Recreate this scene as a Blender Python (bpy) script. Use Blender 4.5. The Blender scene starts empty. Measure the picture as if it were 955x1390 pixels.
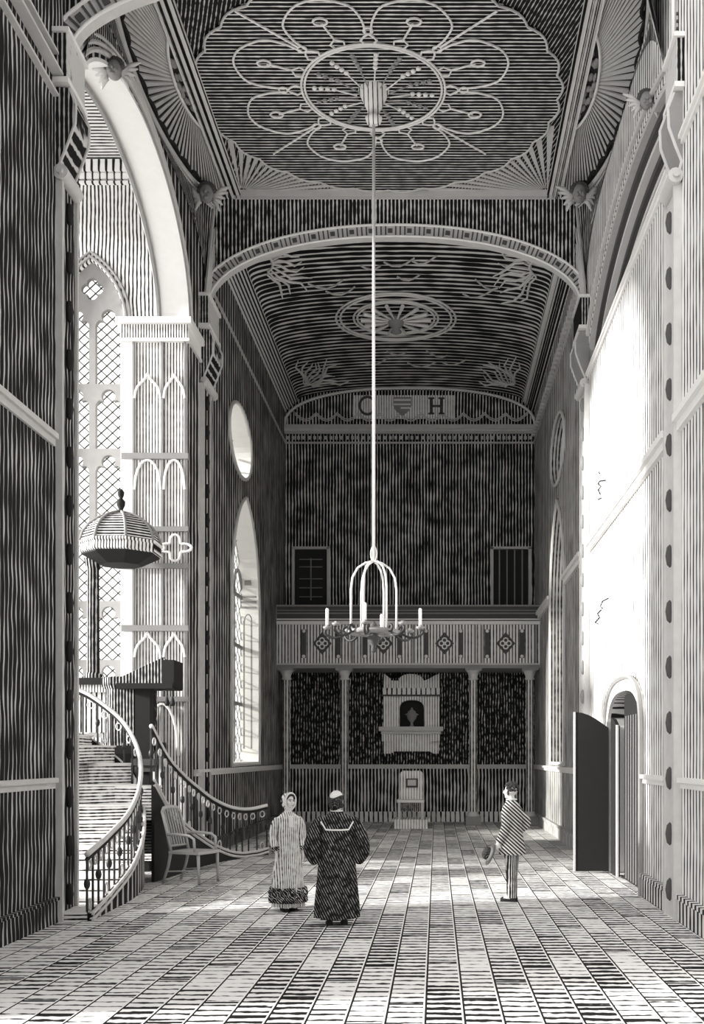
import bpy, math, random
from mathutils import Vector, Matrix
from mathutils.geometry import tessellate_polygon
random.seed(7)
PI = math.pi
F = 1500.0; VX = 592.0; VY = 1026.0; EYE = 2.2
XL = -5.05; XR = 3.27; YB = 36.9
COL = bpy.context.scene.collection

def P(px, py, S):                       # a pixel of the photograph at scale S (pixels per metre) -> point in the hall
    return Vector(((px - VX) / S, F / S, EYE - (py - VY) / S))

# ------------------------------------------------------------------ materials
def newmat(name):
    m = bpy.data.materials.new(name); m.use_nodes = True
    nt = m.node_tree; nt.nodes.clear()
    out = nt.nodes.new('ShaderNodeOutputMaterial')
    b = nt.nodes.new('ShaderNodeBsdfPrincipled')
    nt.links.new(b.outputs[0], out.inputs[0])
    return m, nt, b

def mth(nt, op, a, b=None, c=None):
    n = nt.nodes.new('ShaderNodeMath'); n.operation = op
    for i, v in enumerate((a, b, c)):
        if v is None: continue
        if isinstance(v, (int, float)): n.inputs[i].default_value = v
        else: nt.links.new(v, n.inputs[i])
    return n.outputs[0]

def g3(v): return (v, v * .985, v * .965, 1)

def hatch(name, d=(1, 0, 0), pitch=.1, duty=.5, ink=.012, paper=.85, wob=.12, rag=.3, wfreq=1.5, dash=0.0, rough=.8, soft=.12, ddir=(0, 0, 1), coarse=.5):
    """engraved line pattern: parallel ink lines on paper, ragged like a cut line"""
    m, nt, b = newmat(name)
    tc = nt.nodes.new('ShaderNodeTexCoord')
    dot = nt.nodes.new('ShaderNodeVectorMath'); dot.operation = 'DOT_PRODUCT'
    nt.links.new(tc.outputs['Object'], dot.inputs[0])
    v = Vector(d).normalized() / pitch
    dot.inputs[1].default_value = v
    no = nt.nodes.new('ShaderNodeTexNoise'); no.inputs['Scale'].default_value = wfreq; no.inputs['Detail'].default_value = 2
    nt.links.new(tc.outputs['Object'], no.inputs['Vector'])
    ph = mth(nt, 'MULTIPLY_ADD', no.outputs[0], wob * 8, dot.outputs['Value'])
    fr = mth(nt, 'FRACT', ph)
    tri = mth(nt, 'MULTIPLY', mth(nt, 'ABSOLUTE', mth(nt, 'SUBTRACT', fr, .5)), 2.0)    # 0 centre, 1 edge
    n2 = nt.nodes.new('ShaderNodeTexNoise'); n2.inputs['Scale'].default_value = coarse / pitch; n2.inputs['Detail'].default_value = 1
    nt.links.new(tc.outputs['Object'], n2.inputs['Vector'])
    thr = mth(nt, 'MULTIPLY_ADD', mth(nt, 'SUBTRACT', n2.outputs[0], .5), rag * 2, duty)
    mr = nt.nodes.new('ShaderNodeMapRange'); mr.interpolation_type = 'SMOOTHSTEP'
    mr.inputs['From Min'].default_value = -soft; mr.inputs['From Max'].default_value = soft
    nt.links.new(mth(nt, 'SUBTRACT', thr, tri), mr.inputs['Value'])
    fac = mr.outputs[0]
    if dash > 0:
        d2 = nt.nodes.new('ShaderNodeVectorMath'); d2.operation = 'DOT_PRODUCT'
        nt.links.new(tc.outputs['Object'], d2.inputs[0]); d2.inputs[1].default_value = Vector(ddir) / (pitch * 2.2)
        idn = mth(nt, 'MULTIPLY', mth(nt, 'FLOOR', ph), .53)
        f2 = mth(nt, 'FRACT', mth(nt, 'ADD', d2.outputs['Value'], idn))
        gt = mth(nt, 'GREATER_THAN', f2, dash)
        fac = mth(nt, 'MULTIPLY', fac, gt)
    mix = nt.nodes.new('ShaderNodeMix'); mix.data_type = 'RGBA'
    nt.links.new(fac, mix.inputs['Factor'])
    mix.inputs['A'].default_value = g3(ink); mix.inputs['B'].default_value = g3(paper)
    nt.links.new(mix.outputs['Result'], b.inputs['Base Color'])
    b.inputs['Roughness'].default_value = rough
    b.inputs['Specular IOR Level'].default_value = .15
    return m

def plain(name, v, rough=.7, spec=.2, mottle=.12, scale=6):
    m, nt, b = newmat(name)
    tc = nt.nodes.new('ShaderNodeTexCoord')
    no = nt.nodes.new('ShaderNodeTexNoise'); no.inputs['Scale'].default_value = scale; no.inputs['Detail'].default_value = 3
    nt.links.new(tc.outputs['Object'], no.inputs['Vector'])
    mix = nt.nodes.new('ShaderNodeMix'); mix.data_type = 'RGBA'
    nt.links.new(no.outputs[0], mix.inputs['Factor'])
    mix.inputs['A'].default_value = g3(max(.004, v * (1 - mottle))); mix.inputs['B'].default_value = g3(min(.95, v * (1 + mottle)))
    nt.links.new(mix.outputs['Result'], b.inputs['Base Color'])
    b.inputs['Roughness'].default_value = rough; b.inputs['Specular IOR Level'].default_value = spec
    return m

def floor_mat():
    m, nt, b = newmat('slab_floor')
    tc = nt.nodes.new('ShaderNodeTexCoord'); sx = nt.nodes.new('ShaderNodeSeparateXYZ')
    nt.links.new(tc.outputs['Object'], sx.inputs[0])
    X, Y = sx.outputs[0], sx.outputs[1]
    u = mth(nt, 'DIVIDE', mth(nt, 'ADD', X, 20 - .1), .33)
    iu = mth(nt, 'FLOOR', u); fu = mth(nt, 'FRACT', u)
    v = mth(nt, 'ADD', mth(nt, 'DIVIDE', Y, 1.25), mth(nt, 'MULTIPLY', iu, .41))
    iv = mth(nt, 'FLOOR', v); fv = mth(nt, 'FRACT', v)
    cb = nt.nodes.new('ShaderNodeCombineXYZ'); nt.links.new(iu, cb.inputs[0]); nt.links.new(iv, cb.inputs[1])
    wn = nt.nodes.new('ShaderNodeTexWhiteNoise'); wn.noise_dimensions = '2D'; nt.links.new(cb.outputs[0], wn.inputs['Vector'])
    duty = mth(nt, 'MULTIPLY_ADD', wn.outputs['Value'], .52, .4)
    no = nt.nodes.new('ShaderNodeTexNoise'); no.inputs['Scale'].default_value = 3
    nt.links.new(tc.outputs['Object'], no.inputs['Vector'])
    n3 = nt.nodes.new('ShaderNodeTexNoise'); n3.inputs['Scale'].default_value = 9
    nt.links.new(tc.outputs['Object'], n3.inputs['Vector'])
    duty = mth(nt, 'ADD', duty, mth(nt, 'MULTIPLY', mth(nt, 'SUBTRACT', n3.outputs[0], .5), 1.0))
    ph = mth(nt, 'ADD', mth(nt, 'DIVIDE', Y, .19), mth(nt, 'ADD', mth(nt, 'MULTIPLY', no.outputs[0], .35), mth(nt, 'MULTIPLY', iu, .27)))
    tri = mth(nt, 'MULTIPLY', mth(nt, 'ABSOLUTE', mth(nt, 'SUBTRACT', mth(nt, 'FRACT', ph), .5)), 2.0)
    mr = nt.nodes.new('ShaderNodeMapRange'); mr.interpolation_type = 'SMOOTHSTEP'
    mr.inputs['From Min'].default_value = -.15; mr.inputs['From Max'].default_value = .15
    nt.links.new(mth(nt, 'SUBTRACT', duty, tri), mr.inputs['Value'])
    joint = mth(nt, 'GREATER_THAN', fu, .055)
    joint2 = mth(nt, 'GREATER_THAN', fv, .05)
    fac = mth(nt, 'MULTIPLY', mr.outputs[0], mth(nt, 'MULTIPLY', joint, joint2))
    arris = mth(nt, 'MULTIPLY', mth(nt, 'GREATER_THAN', fu, .955), 1.0)
    fac = mth(nt, 'MAXIMUM', fac, arris)
    mix = nt.nodes.new('ShaderNodeMix'); mix.data_type = 'RGBA'; nt.links.new(fac, mix.inputs['Factor'])
    mix.inputs['A'].default_value = g3(.012); mix.inputs['B'].default_value = g3(.86)
    nt.links.new(mix.outputs['Result'], b.inputs['Base Color'])
    b.inputs['Roughness'].default_value = .85; b.inputs['Specular IOR Level'].default_value = .1
    return m

def glass_mat():
    m = bpy.data.materials.new('window_glass'); m.use_nodes = True
    nt = m.node_tree; nt.nodes.clear()
    out = nt.nodes.new('ShaderNodeOutputMaterial'); t = nt.nodes.new('ShaderNodeBsdfTransparent')
    t.inputs[0].default_value = (.97, .97, .95, 1)
    g = nt.nodes.new('ShaderNodeBsdfGlossy'); g.inputs['Roughness'].default_value = .1
    mx = nt.nodes.new('ShaderNodeMixShader'); mx.inputs[0].default_value = .04
    nt.links.new(t.outputs[0], mx.inputs[1]); nt.links.new(g.outputs[0], mx.inputs[2]); nt.links.new(mx.outputs[0], out.inputs[0])
    return m

M = {}
M['floor'] = floor_mat()
M['glass'] = glass_mat()
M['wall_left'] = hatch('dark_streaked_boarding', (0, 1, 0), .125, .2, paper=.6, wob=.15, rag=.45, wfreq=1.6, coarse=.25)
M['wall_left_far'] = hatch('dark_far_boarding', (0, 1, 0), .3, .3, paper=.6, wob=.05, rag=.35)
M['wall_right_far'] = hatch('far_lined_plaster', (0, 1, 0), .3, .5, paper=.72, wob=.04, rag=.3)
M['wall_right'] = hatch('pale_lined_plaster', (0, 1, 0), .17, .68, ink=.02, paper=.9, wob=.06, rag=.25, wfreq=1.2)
M['wall_back'] = hatch('dark_lined_wall', (1, 0, 0), .105, .27, paper=.85, wob=.06, rag=.42, coarse=.3, wfreq=1.3)
M['under'] = hatch('stippled_gallery_shade', (1, 0, 0), .09, .1, paper=.8, wob=.12, rag=.7, coarse=.6, wfreq=2.5)  # stippled wall texture, with the shade below the gallery in its tone
M['wainscot'] = hatch('lined_wainscot', (1, 0, 0), .115, .38, paper=.8, wob=.06, rag=.5, coarse=.3)
M['bay_wall'] = hatch('pale_bay_plaster', (1, 0, 0), .085, .58, ink=.03, paper=.9, wob=.1, rag=.2)
M['bay_vault'] = hatch('lined_bay_vault', (0, 1, 0), .12, .6, ink=.03, paper=.85, wob=.05, rag=.2)
M['ceil'] = hatch('lined_ceiling', (0, 1, 0), .1, .27, paper=.8, wob=.03, rag=.25)
M['ceil_dark'] = hatch('dark_ceiling', (1, .3, 0), .07, .2, paper=.6, wob=.04, rag=.5)
M['vault'] = hatch('lined_vault', (0, 1, 0), .26, .34, paper=.85, wob=.02, rag=.5)
M['fan_dark'] = plain('fan_ground', .03)  # shade between the ribs, put into the ground's colour
M['spandrel'] = hatch('lined_spandrel', (0, 1, 0), .11, .22, paper=.75, wob=.03, rag=.3)
M['crosswall'] = hatch('lined_cross_wall', (1, 0, 0), .085, .27, paper=.8, wob=.02, rag=.45)
M['frieze'] = hatch('fine_frieze', (1, 0, 0), .055, .6, paper=.9, wob=.01, rag=.2)
M['side_base'] = hatch('lined_side_base', (0, 1, 0), .2, .55, paper=.8, wob=.02, rag=.3)
M['band'] = hatch('carved_band', (1, 0, 0), .16, .72, paper=.9, wob=.02, rag=.3)
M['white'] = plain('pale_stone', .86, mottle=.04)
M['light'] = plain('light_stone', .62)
M['mid'] = plain('grey_stone', .3)
M['darkg'] = plain('dark_stone', .09)
M['black'] = plain('black_paint', .02)
M['oak'] = hatch('dark_oak', (1, 0, 0), .06, .3, paper=.6, wob=.03, rag=.4)
M['oak_y'] = hatch('dark_oak_side', (0, 1, 0), .3, .3, paper=.6, wob=.03, rag=.4)
M['pier'] = hatch('lined_pier', (1, 0, 0), .062, .66, paper=.9, wob=.02, rag=.15)
M['gallery'] = hatch('lined_gallery_front', (1, 0, 0), .1, .66, paper=.88, wob=.01, rag=.15)
M['mould'] = hatch('run_moulding', (0, 0, 1), .11, .6, paper=.85, wob=.0, rag=.1)
M['mouldx'] = hatch('run_moulding_flat', (1, 0, .8), .09, .58, paper=.85, wob=.0, rag=.1)
M['column'] = hatch('lined_column', (1, 0, 0), .09, .62, paper=.75, wob=.0, rag=.3)
M['step'] = hatch('lined_step', (0, 0, 1), .055, .62, paper=.88, wob=.15, rag=.4, wfreq=.6)
M['monument'] = hatch('lined_marble', (1, 0, 0), .085, .8, paper=.95, wob=.01, rag=.15)
M['iron'] = plain('black_iron', .03, rough=.5, spec=.4)
M['bright_iron'] = plain('whitened_iron', .85, rough=.5, spec=.4)
M['rail'] = plain('polished_rail', .72, rough=.4, spec=.4)
M['candle'] = plain('candle_wax', .9, mottle=.02)
M['skin'] = plain('skin', .8, mottle=.05)
M['hair'] = hatch('dark_hair', (0, 1, .6), .012, .25, paper=.2, wob=.1, rag=.3)
M['gown'] = hatch('black_gown', (1, .1, .5), .03, .13, ink=.008, paper=.42, wob=.06, rag=.45, wfreq=4, coarse=.5)
M['coat'] = hatch('striped_coat', (1, 0, 1.1), .042, .5, paper=.72, wob=.03, rag=.1, wfreq=3)
M['trouser'] = hatch('lined_trousers', (1, .3, 0), .034, .45, paper=.7, wob=.08, rag=.3, wfreq=4)
M['dress'] = hatch('lined_dress', (1, .4, 0), .029, .7, paper=.85, wob=.08, rag=.35, wfreq=3)
M['fur'] = hatch('dark_trimming', (1, .3, .8), .028, .22, paper=.6, wob=.3, rag=.6, wfreq=14)
M['chairwood'] = plain('chair_wood', .45, rough=.45, spec=.3)
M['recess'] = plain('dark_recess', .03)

# ------------------------------------------------------------------ mesh builder
ROOT = {}
def wl(o): return ROOT.get(o.name, Vector((0, 0, 0)))

class MB:
    def __init__(s): s.v = []; s.f = []
    def add(s, vs, fs):
        n = len(s.v); s.v += [Vector(a) for a in vs]; s.f += [tuple(i + n for i in f) for f in fs]; return s
    def box(s, x0, x1, y0, y1, z0, z1):
        vs = [(x, y, z) for z in (z0, z1) for y in (y0, y1) for x in (x0, x1)]
        return s.add(vs, [(0, 2, 3, 1), (4, 5, 7, 6), (0, 1, 5, 4), (2, 6, 7, 3), (0, 4, 6, 2), (1, 3, 7, 5)])
    def bar(s, a, b, w, h, up=(0, 0, 1)):
        a = Vector(a); b = Vector(b); d = (b - a).normalized(); up = Vector(up)
        if abs(d.dot(up)) > .99: up = Vector((0, 1, 0))
        r = d.cross(up).normalized(); u = r.cross(d)
        vs = []
        for p in (a, b):
            for i, j in ((-1, -1), (1, -1), (1, 1), (-1, 1)): vs.append(p + r * i * w / 2 + u * j * h / 2)
        return s.add(vs, [(0, 1, 2, 3), (7, 6, 5, 4), (0, 4, 5, 1), (1, 5, 6, 2), (2, 6, 7, 3), (3, 7, 4, 0)])
    def tube(s, path, r, seg=8, closed=False, flat=1.0):
        path = [Vector(p) for p in path]; n = len(path)
        rs = r if isinstance(r, (list, tuple)) else [r] * n
        vs = []; prev = None
        for i, p in enumerate(path):
            if closed: d = path[(i + 1) % n] - path[i - 1]
            else: d = path[min(i + 1, n - 1)] - path[max(i - 1, 0)]
            if d.length < 1e-9: d = Vector((0, 0, 1))
            d.normalize()
            if prev is None:
                up = Vector((0, 0, 1)) if abs(d.z) < .9 else Vector((0, 1, 0))
                a = d.cross(up).normalized()
            else:
                a = (prev - d * prev.dot(d))
                a = a.normalized() if a.length > 1e-6 else d.orthogonal().normalized()
            prev = a; b = d.cross(a)
            for k in range(seg):
                t = 2 * PI * k / seg
                vs.append(p + a * math.cos(t) * rs[i] + b * math.sin(t) * rs[i] * flat)
        fs = []
        m = n if closed else n - 1
        for i in range(m):
            j = (i + 1) % n
            for k in range(seg):
                fs.append((i * seg + k, i * seg + (k + 1) % seg, j * seg + (k + 1) % seg, j * seg + k))
        if not closed:
            fs.append(tuple(range(seg))[::-1]); fs.append(tuple((n - 1) * seg + k for k in range(seg)))
        return s.add(vs, fs)
    def lathe(s, prof, c, seg=16, sx=1, sy=1, rot=0):
        c = Vector(c); vs = []
        for r, z in prof:
            for k in range(seg):
                t = 2 * PI * k / seg + rot
                vs.append(c + Vector((r * math.cos(t) * sx, r * math.sin(t) * sy, z)))
        fs = []
        for i in range(len(prof) - 1):
            for k in range(seg):
                fs.append((i * seg + k, i * seg + (k + 1) % seg, (i + 1) * seg + (k + 1) % seg, (i + 1) * seg + k))
        fs.append(tuple(range(seg))[::-1]); fs.append(tuple((len(prof) - 1) * seg + k for k in range(seg)))
        return s.add(vs, fs)
    def ball(s, c, r, seg=12, rings=8, m=None):
        c = Vector(c); r = (r, r, r) if isinstance(r, (int, float)) else r
        vs = []
        for i in range(rings + 1):
            ph = PI * i / rings
            for k in range(seg):
                t = 2 * PI * k / seg
                v = Vector((math.sin(ph) * math.cos(t) * r[0], math.sin(ph) * math.sin(t) * r[1], -math.cos(ph) * r[2]))
                if m is not None: v = m @ v
                vs.append(c + v)
        fs = []
        for i in range(rings):
            for k in range(seg):
                a, b2 = i * seg + k, i * seg + (k + 1) % seg
                if i == 0: fs.append((a, b2 + seg, a + seg))
                elif i == rings - 1: fs.append((a, b2, a + seg))
                else: fs.append((a, b2, b2 + seg, a + seg))
        return s.add(vs, fs)
    def loft(s, rings, closed=True, caps=True):
        n = len(rings[0]); vs = [p for r in rings for p in r]; fs = []
        for i in range(len(rings) - 1):
            for k in range(n if closed else n - 1):
                fs.append((i * n + k, i * n + (k + 1) % n, (i + 1) * n + (k + 1) % n, (i + 1) * n + k))
        if closed and caps:
            fs.append(tuple(range(n))[::-1]); fs.append(tuple((len(rings) - 1) * n + k for k in range(n)))
        return s.add(vs, fs)
    def plate(s, outer, holes, o, u, v, t):
        """flat outline with holes, extruded by the vector t"""
        o = Vector(o); u = Vector(u); v = Vector(v); t = Vector(t)
        loops = [outer] + list(holes)
        flat = [q for l in loops for q in l]
        tris = tessellate_polygon([[Vector((a, b, 0)) for a, b in l] for l in loops])
        n = len(flat)
        vs = [o + u * a + v * b for a, b in flat] + [o + u * a + v * b + t for a, b in flat]
        fs = [tuple(tr) for tr in tris] + [tuple(i + n for i in reversed(tr)) for tr in tris]
        st = 0
        for l in loops:
            for i in range(len(l)):
                a = st + i; b2 = st + (i + 1) % len(l)
                fs.append((a, b2, b2 + n, a + n))
            st += len(l)
        return s.add(vs, fs)
    def build(s, name, mat, parent=None, smooth=False):
        off = wl(parent) if parent else Vector((0, 0, 0))
        me = bpy.data.meshes.new(name)
        me.from_pydata([tuple(a - off) for a in s.v], [], s.f)
        me.validate(); me.update()
        import bmesh
        bm = bmesh.new(); bm.from_mesh(me); bmesh.ops.recalc_face_normals(bm, faces=bm.faces); bm.to_mesh(me); bm.free()
        if smooth:
            for p in me.polygons: p.use_smooth = True
        me.materials.append(M[mat] if isinstance(mat, str) else mat)
        o = bpy.data.objects.new(name, me); COL.objects.link(o)
        if parent: o.parent = parent; ROOT[o.name] = off
        if smooth == 'auto':
            md = o.modifiers.new('edge', 'EDGE_SPLIT'); md.split_angle = math.radians(40)
        return o

def thing(name, label, cat, loc=(0, 0, 0), group=None):
    o = bpy.data.objects.new(name, None); COL.objects.link(o); o.location = loc
    o.empty_display_size = .1
    o['label'] = label; o['category'] = cat
    if group: o['group'] = group
    ROOT[o.name] = Vector(loc); return o
def tag(o, label, cat, group=None):
    o['label'] = label; o['category'] = cat
    if group: o['group'] = group
    return o
def struct(o): o['kind'] = 'structure'; return o
def dup(root, loc, label=None, rz=0, mirror=False):
    def cp(o, par):
        c = o.copy(); COL.objects.link(c)
        if par: c.parent = par
        for ch in [x for x in ALLCH.get(o.name, [])]: cp(ch, c)
        return c
    r = cp(root, None); r.location = loc; r.rotation_euler = (0, 0, rz)
    if label: r['label'] = label
    return r
ALLCH = {}
def index_children():
    ALLCH.clear()
    for o in bpy.data.objects:
        if o.parent: ALLCH.setdefault(o.parent.name, []).append(o)

def arc(cx, cy, rx, ry, a0, a1, n=24, ex=2.0):
    out = []
    for i in range(n + 1):
        t = a0 + (a1 - a0) * i / n
        c, sn = math.cos(t), math.sin(t)
        out.append((cx + rx * math.copysign(abs(c) ** (2 / ex), c), cy + ry * math.copysign(abs(sn) ** (2 / ex), sn)))
    return out
def pointed(x0, x1, zs, za, n=14):
    """two-centred arch from (x1,zs) over the apex to (x0,zs)"""
    w = (x1 - x0) / 2; h = za - zs; cx = (x0 + x1) / 2
    # centre on springline so that the arc passes through apex
    R = (w * w + h * h) / (2 * w); out = []
    a_end = math.asin(min(1, h / R)) if h <= R else PI / 2
    c1 = x1 - R
    for i in range(n + 1):
        a = a_end * i / n; out.append((c1 + R * math.cos(a), zs + R * math.sin(a)))
    c0 = x0 + R
    for i in range(n - 1, -1, -1):
        a = a_end * i / n; out.append((c0 - R * math.cos(a), zs + R * math.sin(a)))
    return out
def sm(points, n):
    """Catmull-Rom through points"""
    pts = [Vector(p) for p in points]; out = []
    m = len(pts) - 1
    for i in range(n + 1):
        t = m * i / n; k = min(int(t), m - 1); f = t - k
        p0 = pts[max(k - 1, 0)]; p1 = pts[k]; p2 = pts[k + 1]; p3 = pts[min(k + 2, m)]
        out.append(.5 * ((2 * p1) + (p2 - p0) * f + (2 * p0 - 5 * p1 + 4 * p2 - p3) * f * f + (3 * p1 - p0 - 3 * p2 + p3) * f ** 3))
    return out

# ================================================================== SETTING
f = MB().box(-14, 6, 5, 40, -.2, 0).build('floor', 'floor'); struct(f)

def ellh(cy, cz, a, b, n=40): return [(cy + a * math.cos(2 * PI * i / n), cz + b * math.sin(2 * PI * i / n)) for i in range(n)]
A0, A1, ASP, AAP = 15.3, 22.5, 11.0, 13.15
larch = arc((A0 + A1) / 2, ASP, (A1 - A0) / 2, AAP - ASP, PI, 0, 32)
l_out = [(9, 0), (A0, 0)] + larch + [(A1, 0), (37.2, 0), (37.2, 13.72), (24.4, 13.72), (24.4, 13.5), (15.3, 13.5), (15.3, 15.5), (9, 15.5)]
LRND = (28.4, 10.27, 1.6, .88); RRND = (29.6, 10.4, 1.6, .88)
llan = [(27.1, 1.98), (31.3, 1.98)] + pointed(27.1, 31.3, 6.2, 9.0)
rlan = [(28.0, 1.98), (31.4, 1.98)] + pointed(28.0, 31.4, 6.2, 9.05)
w = MB().plate(l_out, [ellh(*LRND), llan], (XL, 0, 0), (0, 1, 0), (0, 0, 1), (-.5, 0, 0))
# the near length carries coarser boarding, the far length finer; one wall each side
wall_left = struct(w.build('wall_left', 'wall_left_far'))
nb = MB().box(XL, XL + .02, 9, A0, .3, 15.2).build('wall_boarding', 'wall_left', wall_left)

RA0, RA1, RSP = 15.5, 24.1, 10.4
rar = [q for q in arc(18.9, RSP, 5.2, 1.8, 0, PI, 40) if q[0] > RA0]
rz0 = RSP + 1.8 * math.sqrt(1 - ((RA0 - 18.9) / 5.2) ** 2)
rarch_hole = [(RA0, RSP)] + rar + [(RA0, rz0)]
D0, D1 = 17.5, 20.8
darch = arc((D0 + D1) / 2, 2.6, (D1 - D0) / 2, .72, PI, 0, 20, 2.6)
r_out = [(9, 0), (D0, 0)] + darch + [(D1, 0), (24.4, 0), (24.4, 13.5), (15.3, 13.5), (15.3, 15.5), (9, 15.5)]
w = MB().plate([(24.4, 0), (37.2, 0), (37.2, 13.72), (24.4, 13.72)], [ellh(*RRND), rlan], (XR, 0, 0), (0, 1, 0), (0, 0, 1), (.6, 0, 0))
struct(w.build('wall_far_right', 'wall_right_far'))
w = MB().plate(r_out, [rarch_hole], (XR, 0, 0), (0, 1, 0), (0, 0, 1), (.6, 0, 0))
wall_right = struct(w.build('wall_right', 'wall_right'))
mk = MB()
def squig(pts, S, r):
    q = [(XR - .008, F / ((px - VX) / XR), EYE - (py - VY) / ((px - VX) / XR)) for px, py in pts]
    mk.tube(q, r, 5)
squig([(813, 641), (814, 643)], 0, .012)
squig([(822, 652), (814, 653), (812, 657), (816, 660), (812, 665), (815, 671)], 0, .014)
squig([(816, 676), (812, 678)], 0, .012)
squig([(826, 812), (818, 816), (815, 823), (818, 826)], 0, .012); squig([(816, 828), (811, 833), (814, 838), (808, 845), (812, 847)], 0, .014)
mk.build('wall_crack', 'black', wall_right)

# back wall with two shuttered windows
BW = [(-4.78, -3.6), (1.85, 3.12)]
holes = [[(a, 7.0), (b, 7.0), (b, 9.12), (a, 9.12)] for a, b in BW]
w = MB().plate([(-5.6, 1.85), (3.9, 1.85), (3.9, 14.9), (-5.6, 14.9)], holes, (0, YB, 0), (1, 0, 0), (0, 0, 1), (0, .4, 0))
wall_back = struct(w.build('wall_back', 'wall_back'))
MB().box(XL, XR, YB - .02, YB + .1, 1.86, 4.98).build('lower_wall_shade', 'under', wall_back)  # added dark sheet: gallery shade put into the wall's colour
MB().box(-5.6, 3.9, YB - .01, YB + .4, 0, 1.86).build('wainscot', 'wainscot', wall_back)
for k, (a, b) in enumerate(BW):
    wi = thing('window_%d' % (5 + k), 'x', 'x', (0, YB, 7)); del wi['label']; del wi['category']; struct(wi)
    m = MB(); t = .05
    m.box(a - .04, a + t, YB - .06, YB + .06, 7, 9.16); m.box(b - t, b + .04, YB - .06, YB + .06, 7, 9.16); m.box(a - .04, b + .04, YB - .06, YB + .06, 9.1, 9.18)
    m.build('window_frame', 'light', wi)
    m = MB()
    if k: 
        for q in range(1, 5): m.box(a + (b - a) * q / 5 - .02, a + (b - a) * q / 5 + .02, YB, YB + .04, 7, 9.1)
    else:
        m.box((a + b) / 2 - .02, (a + b) / 2 + .02, YB, YB + .04, 7.4, 8.8)
        for z in (7.5, 7.8, 8.1, 8.5, 8.75): m.box(a + .2, b - .2, YB, YB + .03, z, z + .025)
    m.build('glazing_bar', 'mid', wi)
    MB().box(a, b, YB + .1, YB + .14, 7, 9.12).build('shutter', 'recess', wi)

# rails, strings, baseboards : setting trim
def rail_profile(m, axis, c, a, b, z, sgn, h=.14, d=.1):
    if axis == 'y':
        x0, x1 = sorted((c, c + sgn * d)); m.box(x0, x1, a, b, z, z + h * .45)
        x0, x1 = sorted((c, c + sgn * d * .55)); m.box(x0, x1, a, b, z - h * .55, z)
    else:
        m.box(a, b, c - d, c, z, z + h * .45); m.box(a, b, c - d * .55, c, z - h * .55, z)
tn = [0]
def trim(m, mat, **k):
    tn[0] += 1; return struct(m.build('trim_%d' % tn[0], mat, **k))
m = MB()
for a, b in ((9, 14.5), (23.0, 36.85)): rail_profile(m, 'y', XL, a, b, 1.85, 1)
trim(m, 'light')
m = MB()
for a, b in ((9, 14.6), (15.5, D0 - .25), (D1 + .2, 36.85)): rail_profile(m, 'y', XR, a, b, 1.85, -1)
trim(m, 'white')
m = MB(); rail_profile(m, 'x', YB, XL, XR, 1.85, -1); trim(m, 'light')
# strings on the right and left walls at 6.65
m = MB()
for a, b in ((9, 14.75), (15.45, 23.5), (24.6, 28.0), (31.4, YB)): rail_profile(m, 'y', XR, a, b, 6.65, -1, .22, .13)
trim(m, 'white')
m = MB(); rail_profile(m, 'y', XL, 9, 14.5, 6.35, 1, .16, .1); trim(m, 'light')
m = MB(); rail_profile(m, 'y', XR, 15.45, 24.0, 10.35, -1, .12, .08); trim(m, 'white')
m = MB(); rail_profile(m, 'y', XR, 9, 14.6, 10.35, -1, .12, .08); trim(m, 'white')
m = MB()     # the three-line cornice on the near left wall
for z, d in ((10.85, .1), (11.12, .16), (11.4, .1)): m.box(XL, XL + d, 9, 14.5, z, z + .035)
trim(m, 'light')
def baseboard(name, m, mat): struct(m.build(name, mat))
m = MB()
for a, b in ((9, 14.7), (15.5, D0 - .2), (D1 + .1, YB)):
    m.box(XR - .06, XR, a, b, 0, .3); m.box(XR - .09, XR, a, b, .3, .36)
baseboard('baseboard_right', m, 'side_base')
m = MB()
for a, b in ((9, 14.6), (22.6, YB)):
    m.box(XL, XL + .06, a, b, 0, .3); m.box(XL, XL + .09, a, b, .3, .34)
baseboard('baseboard_left', m, 'wall_left')
m = MB().box(XL, XR, YB - .08, YB, 0, .3).box(XL, XR, YB - .11, YB, .3, .34)
baseboard('baseboard_back', m, 'band')
# rear cornice at 12.65 with dentils, on three sides
m = MB(); m.box(XL, XR, YB - .1, YB, 12.62, 12.66); m.box(XL, XR, YB - .1, YB, 12.95, 12.99)
for i in range(46): m.box(XL + .18 * i + .05, XL + .18 * i + .14, YB - .07, YB, 12.76, 12.86)
trim(m, 'light')
m = MB(); m.box(XL, XL + .05, 24.6, YB, 12.62, 12.66); trim(m, 'light')
m = MB(); m.box(XR - .05, XR, 24.6, YB, 12.62, 12.66)
for i in range(34): m.box(XR - .1, XR, 25 + .35 * i, 25.14 + .35 * i, 12.8, 12.98)
trim(m, 'light')

# ---------------------------------------------------------------- bay behind the left arch
BY = 24.3
BX0, BX1 = -8.33, -6.87
bwin = [(BX0, 2.6), (BX1, 2.6)] + pointed(BX0, BX1, 11.75, 13.1)
w = MB().plate([(-13, 0), (XL - .3, 0), (XL - .3, 15.4), (-13, 15.4)], [bwin], (0, BY, 0), (1, 0, 0), (0, 0, 1), (0, .5, 0))
struct(w.build('wall_bay', 'bay_wall'))
struct(MB().box(-13, XL - .52, 12, BY + .4, 15.3, 15.45).build('ceiling_bay', 'bay_vault'))
m = MB(); m.box(-13, XL - .5, BY - .1, BY, 14.75, 14.8).box(-13, XL - .5, BY - .14, BY, 15.0, 15.25).box(-13, XL - .5, BY - .08, BY, 14.85, 14.98)
trim(m, 'band')

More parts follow.
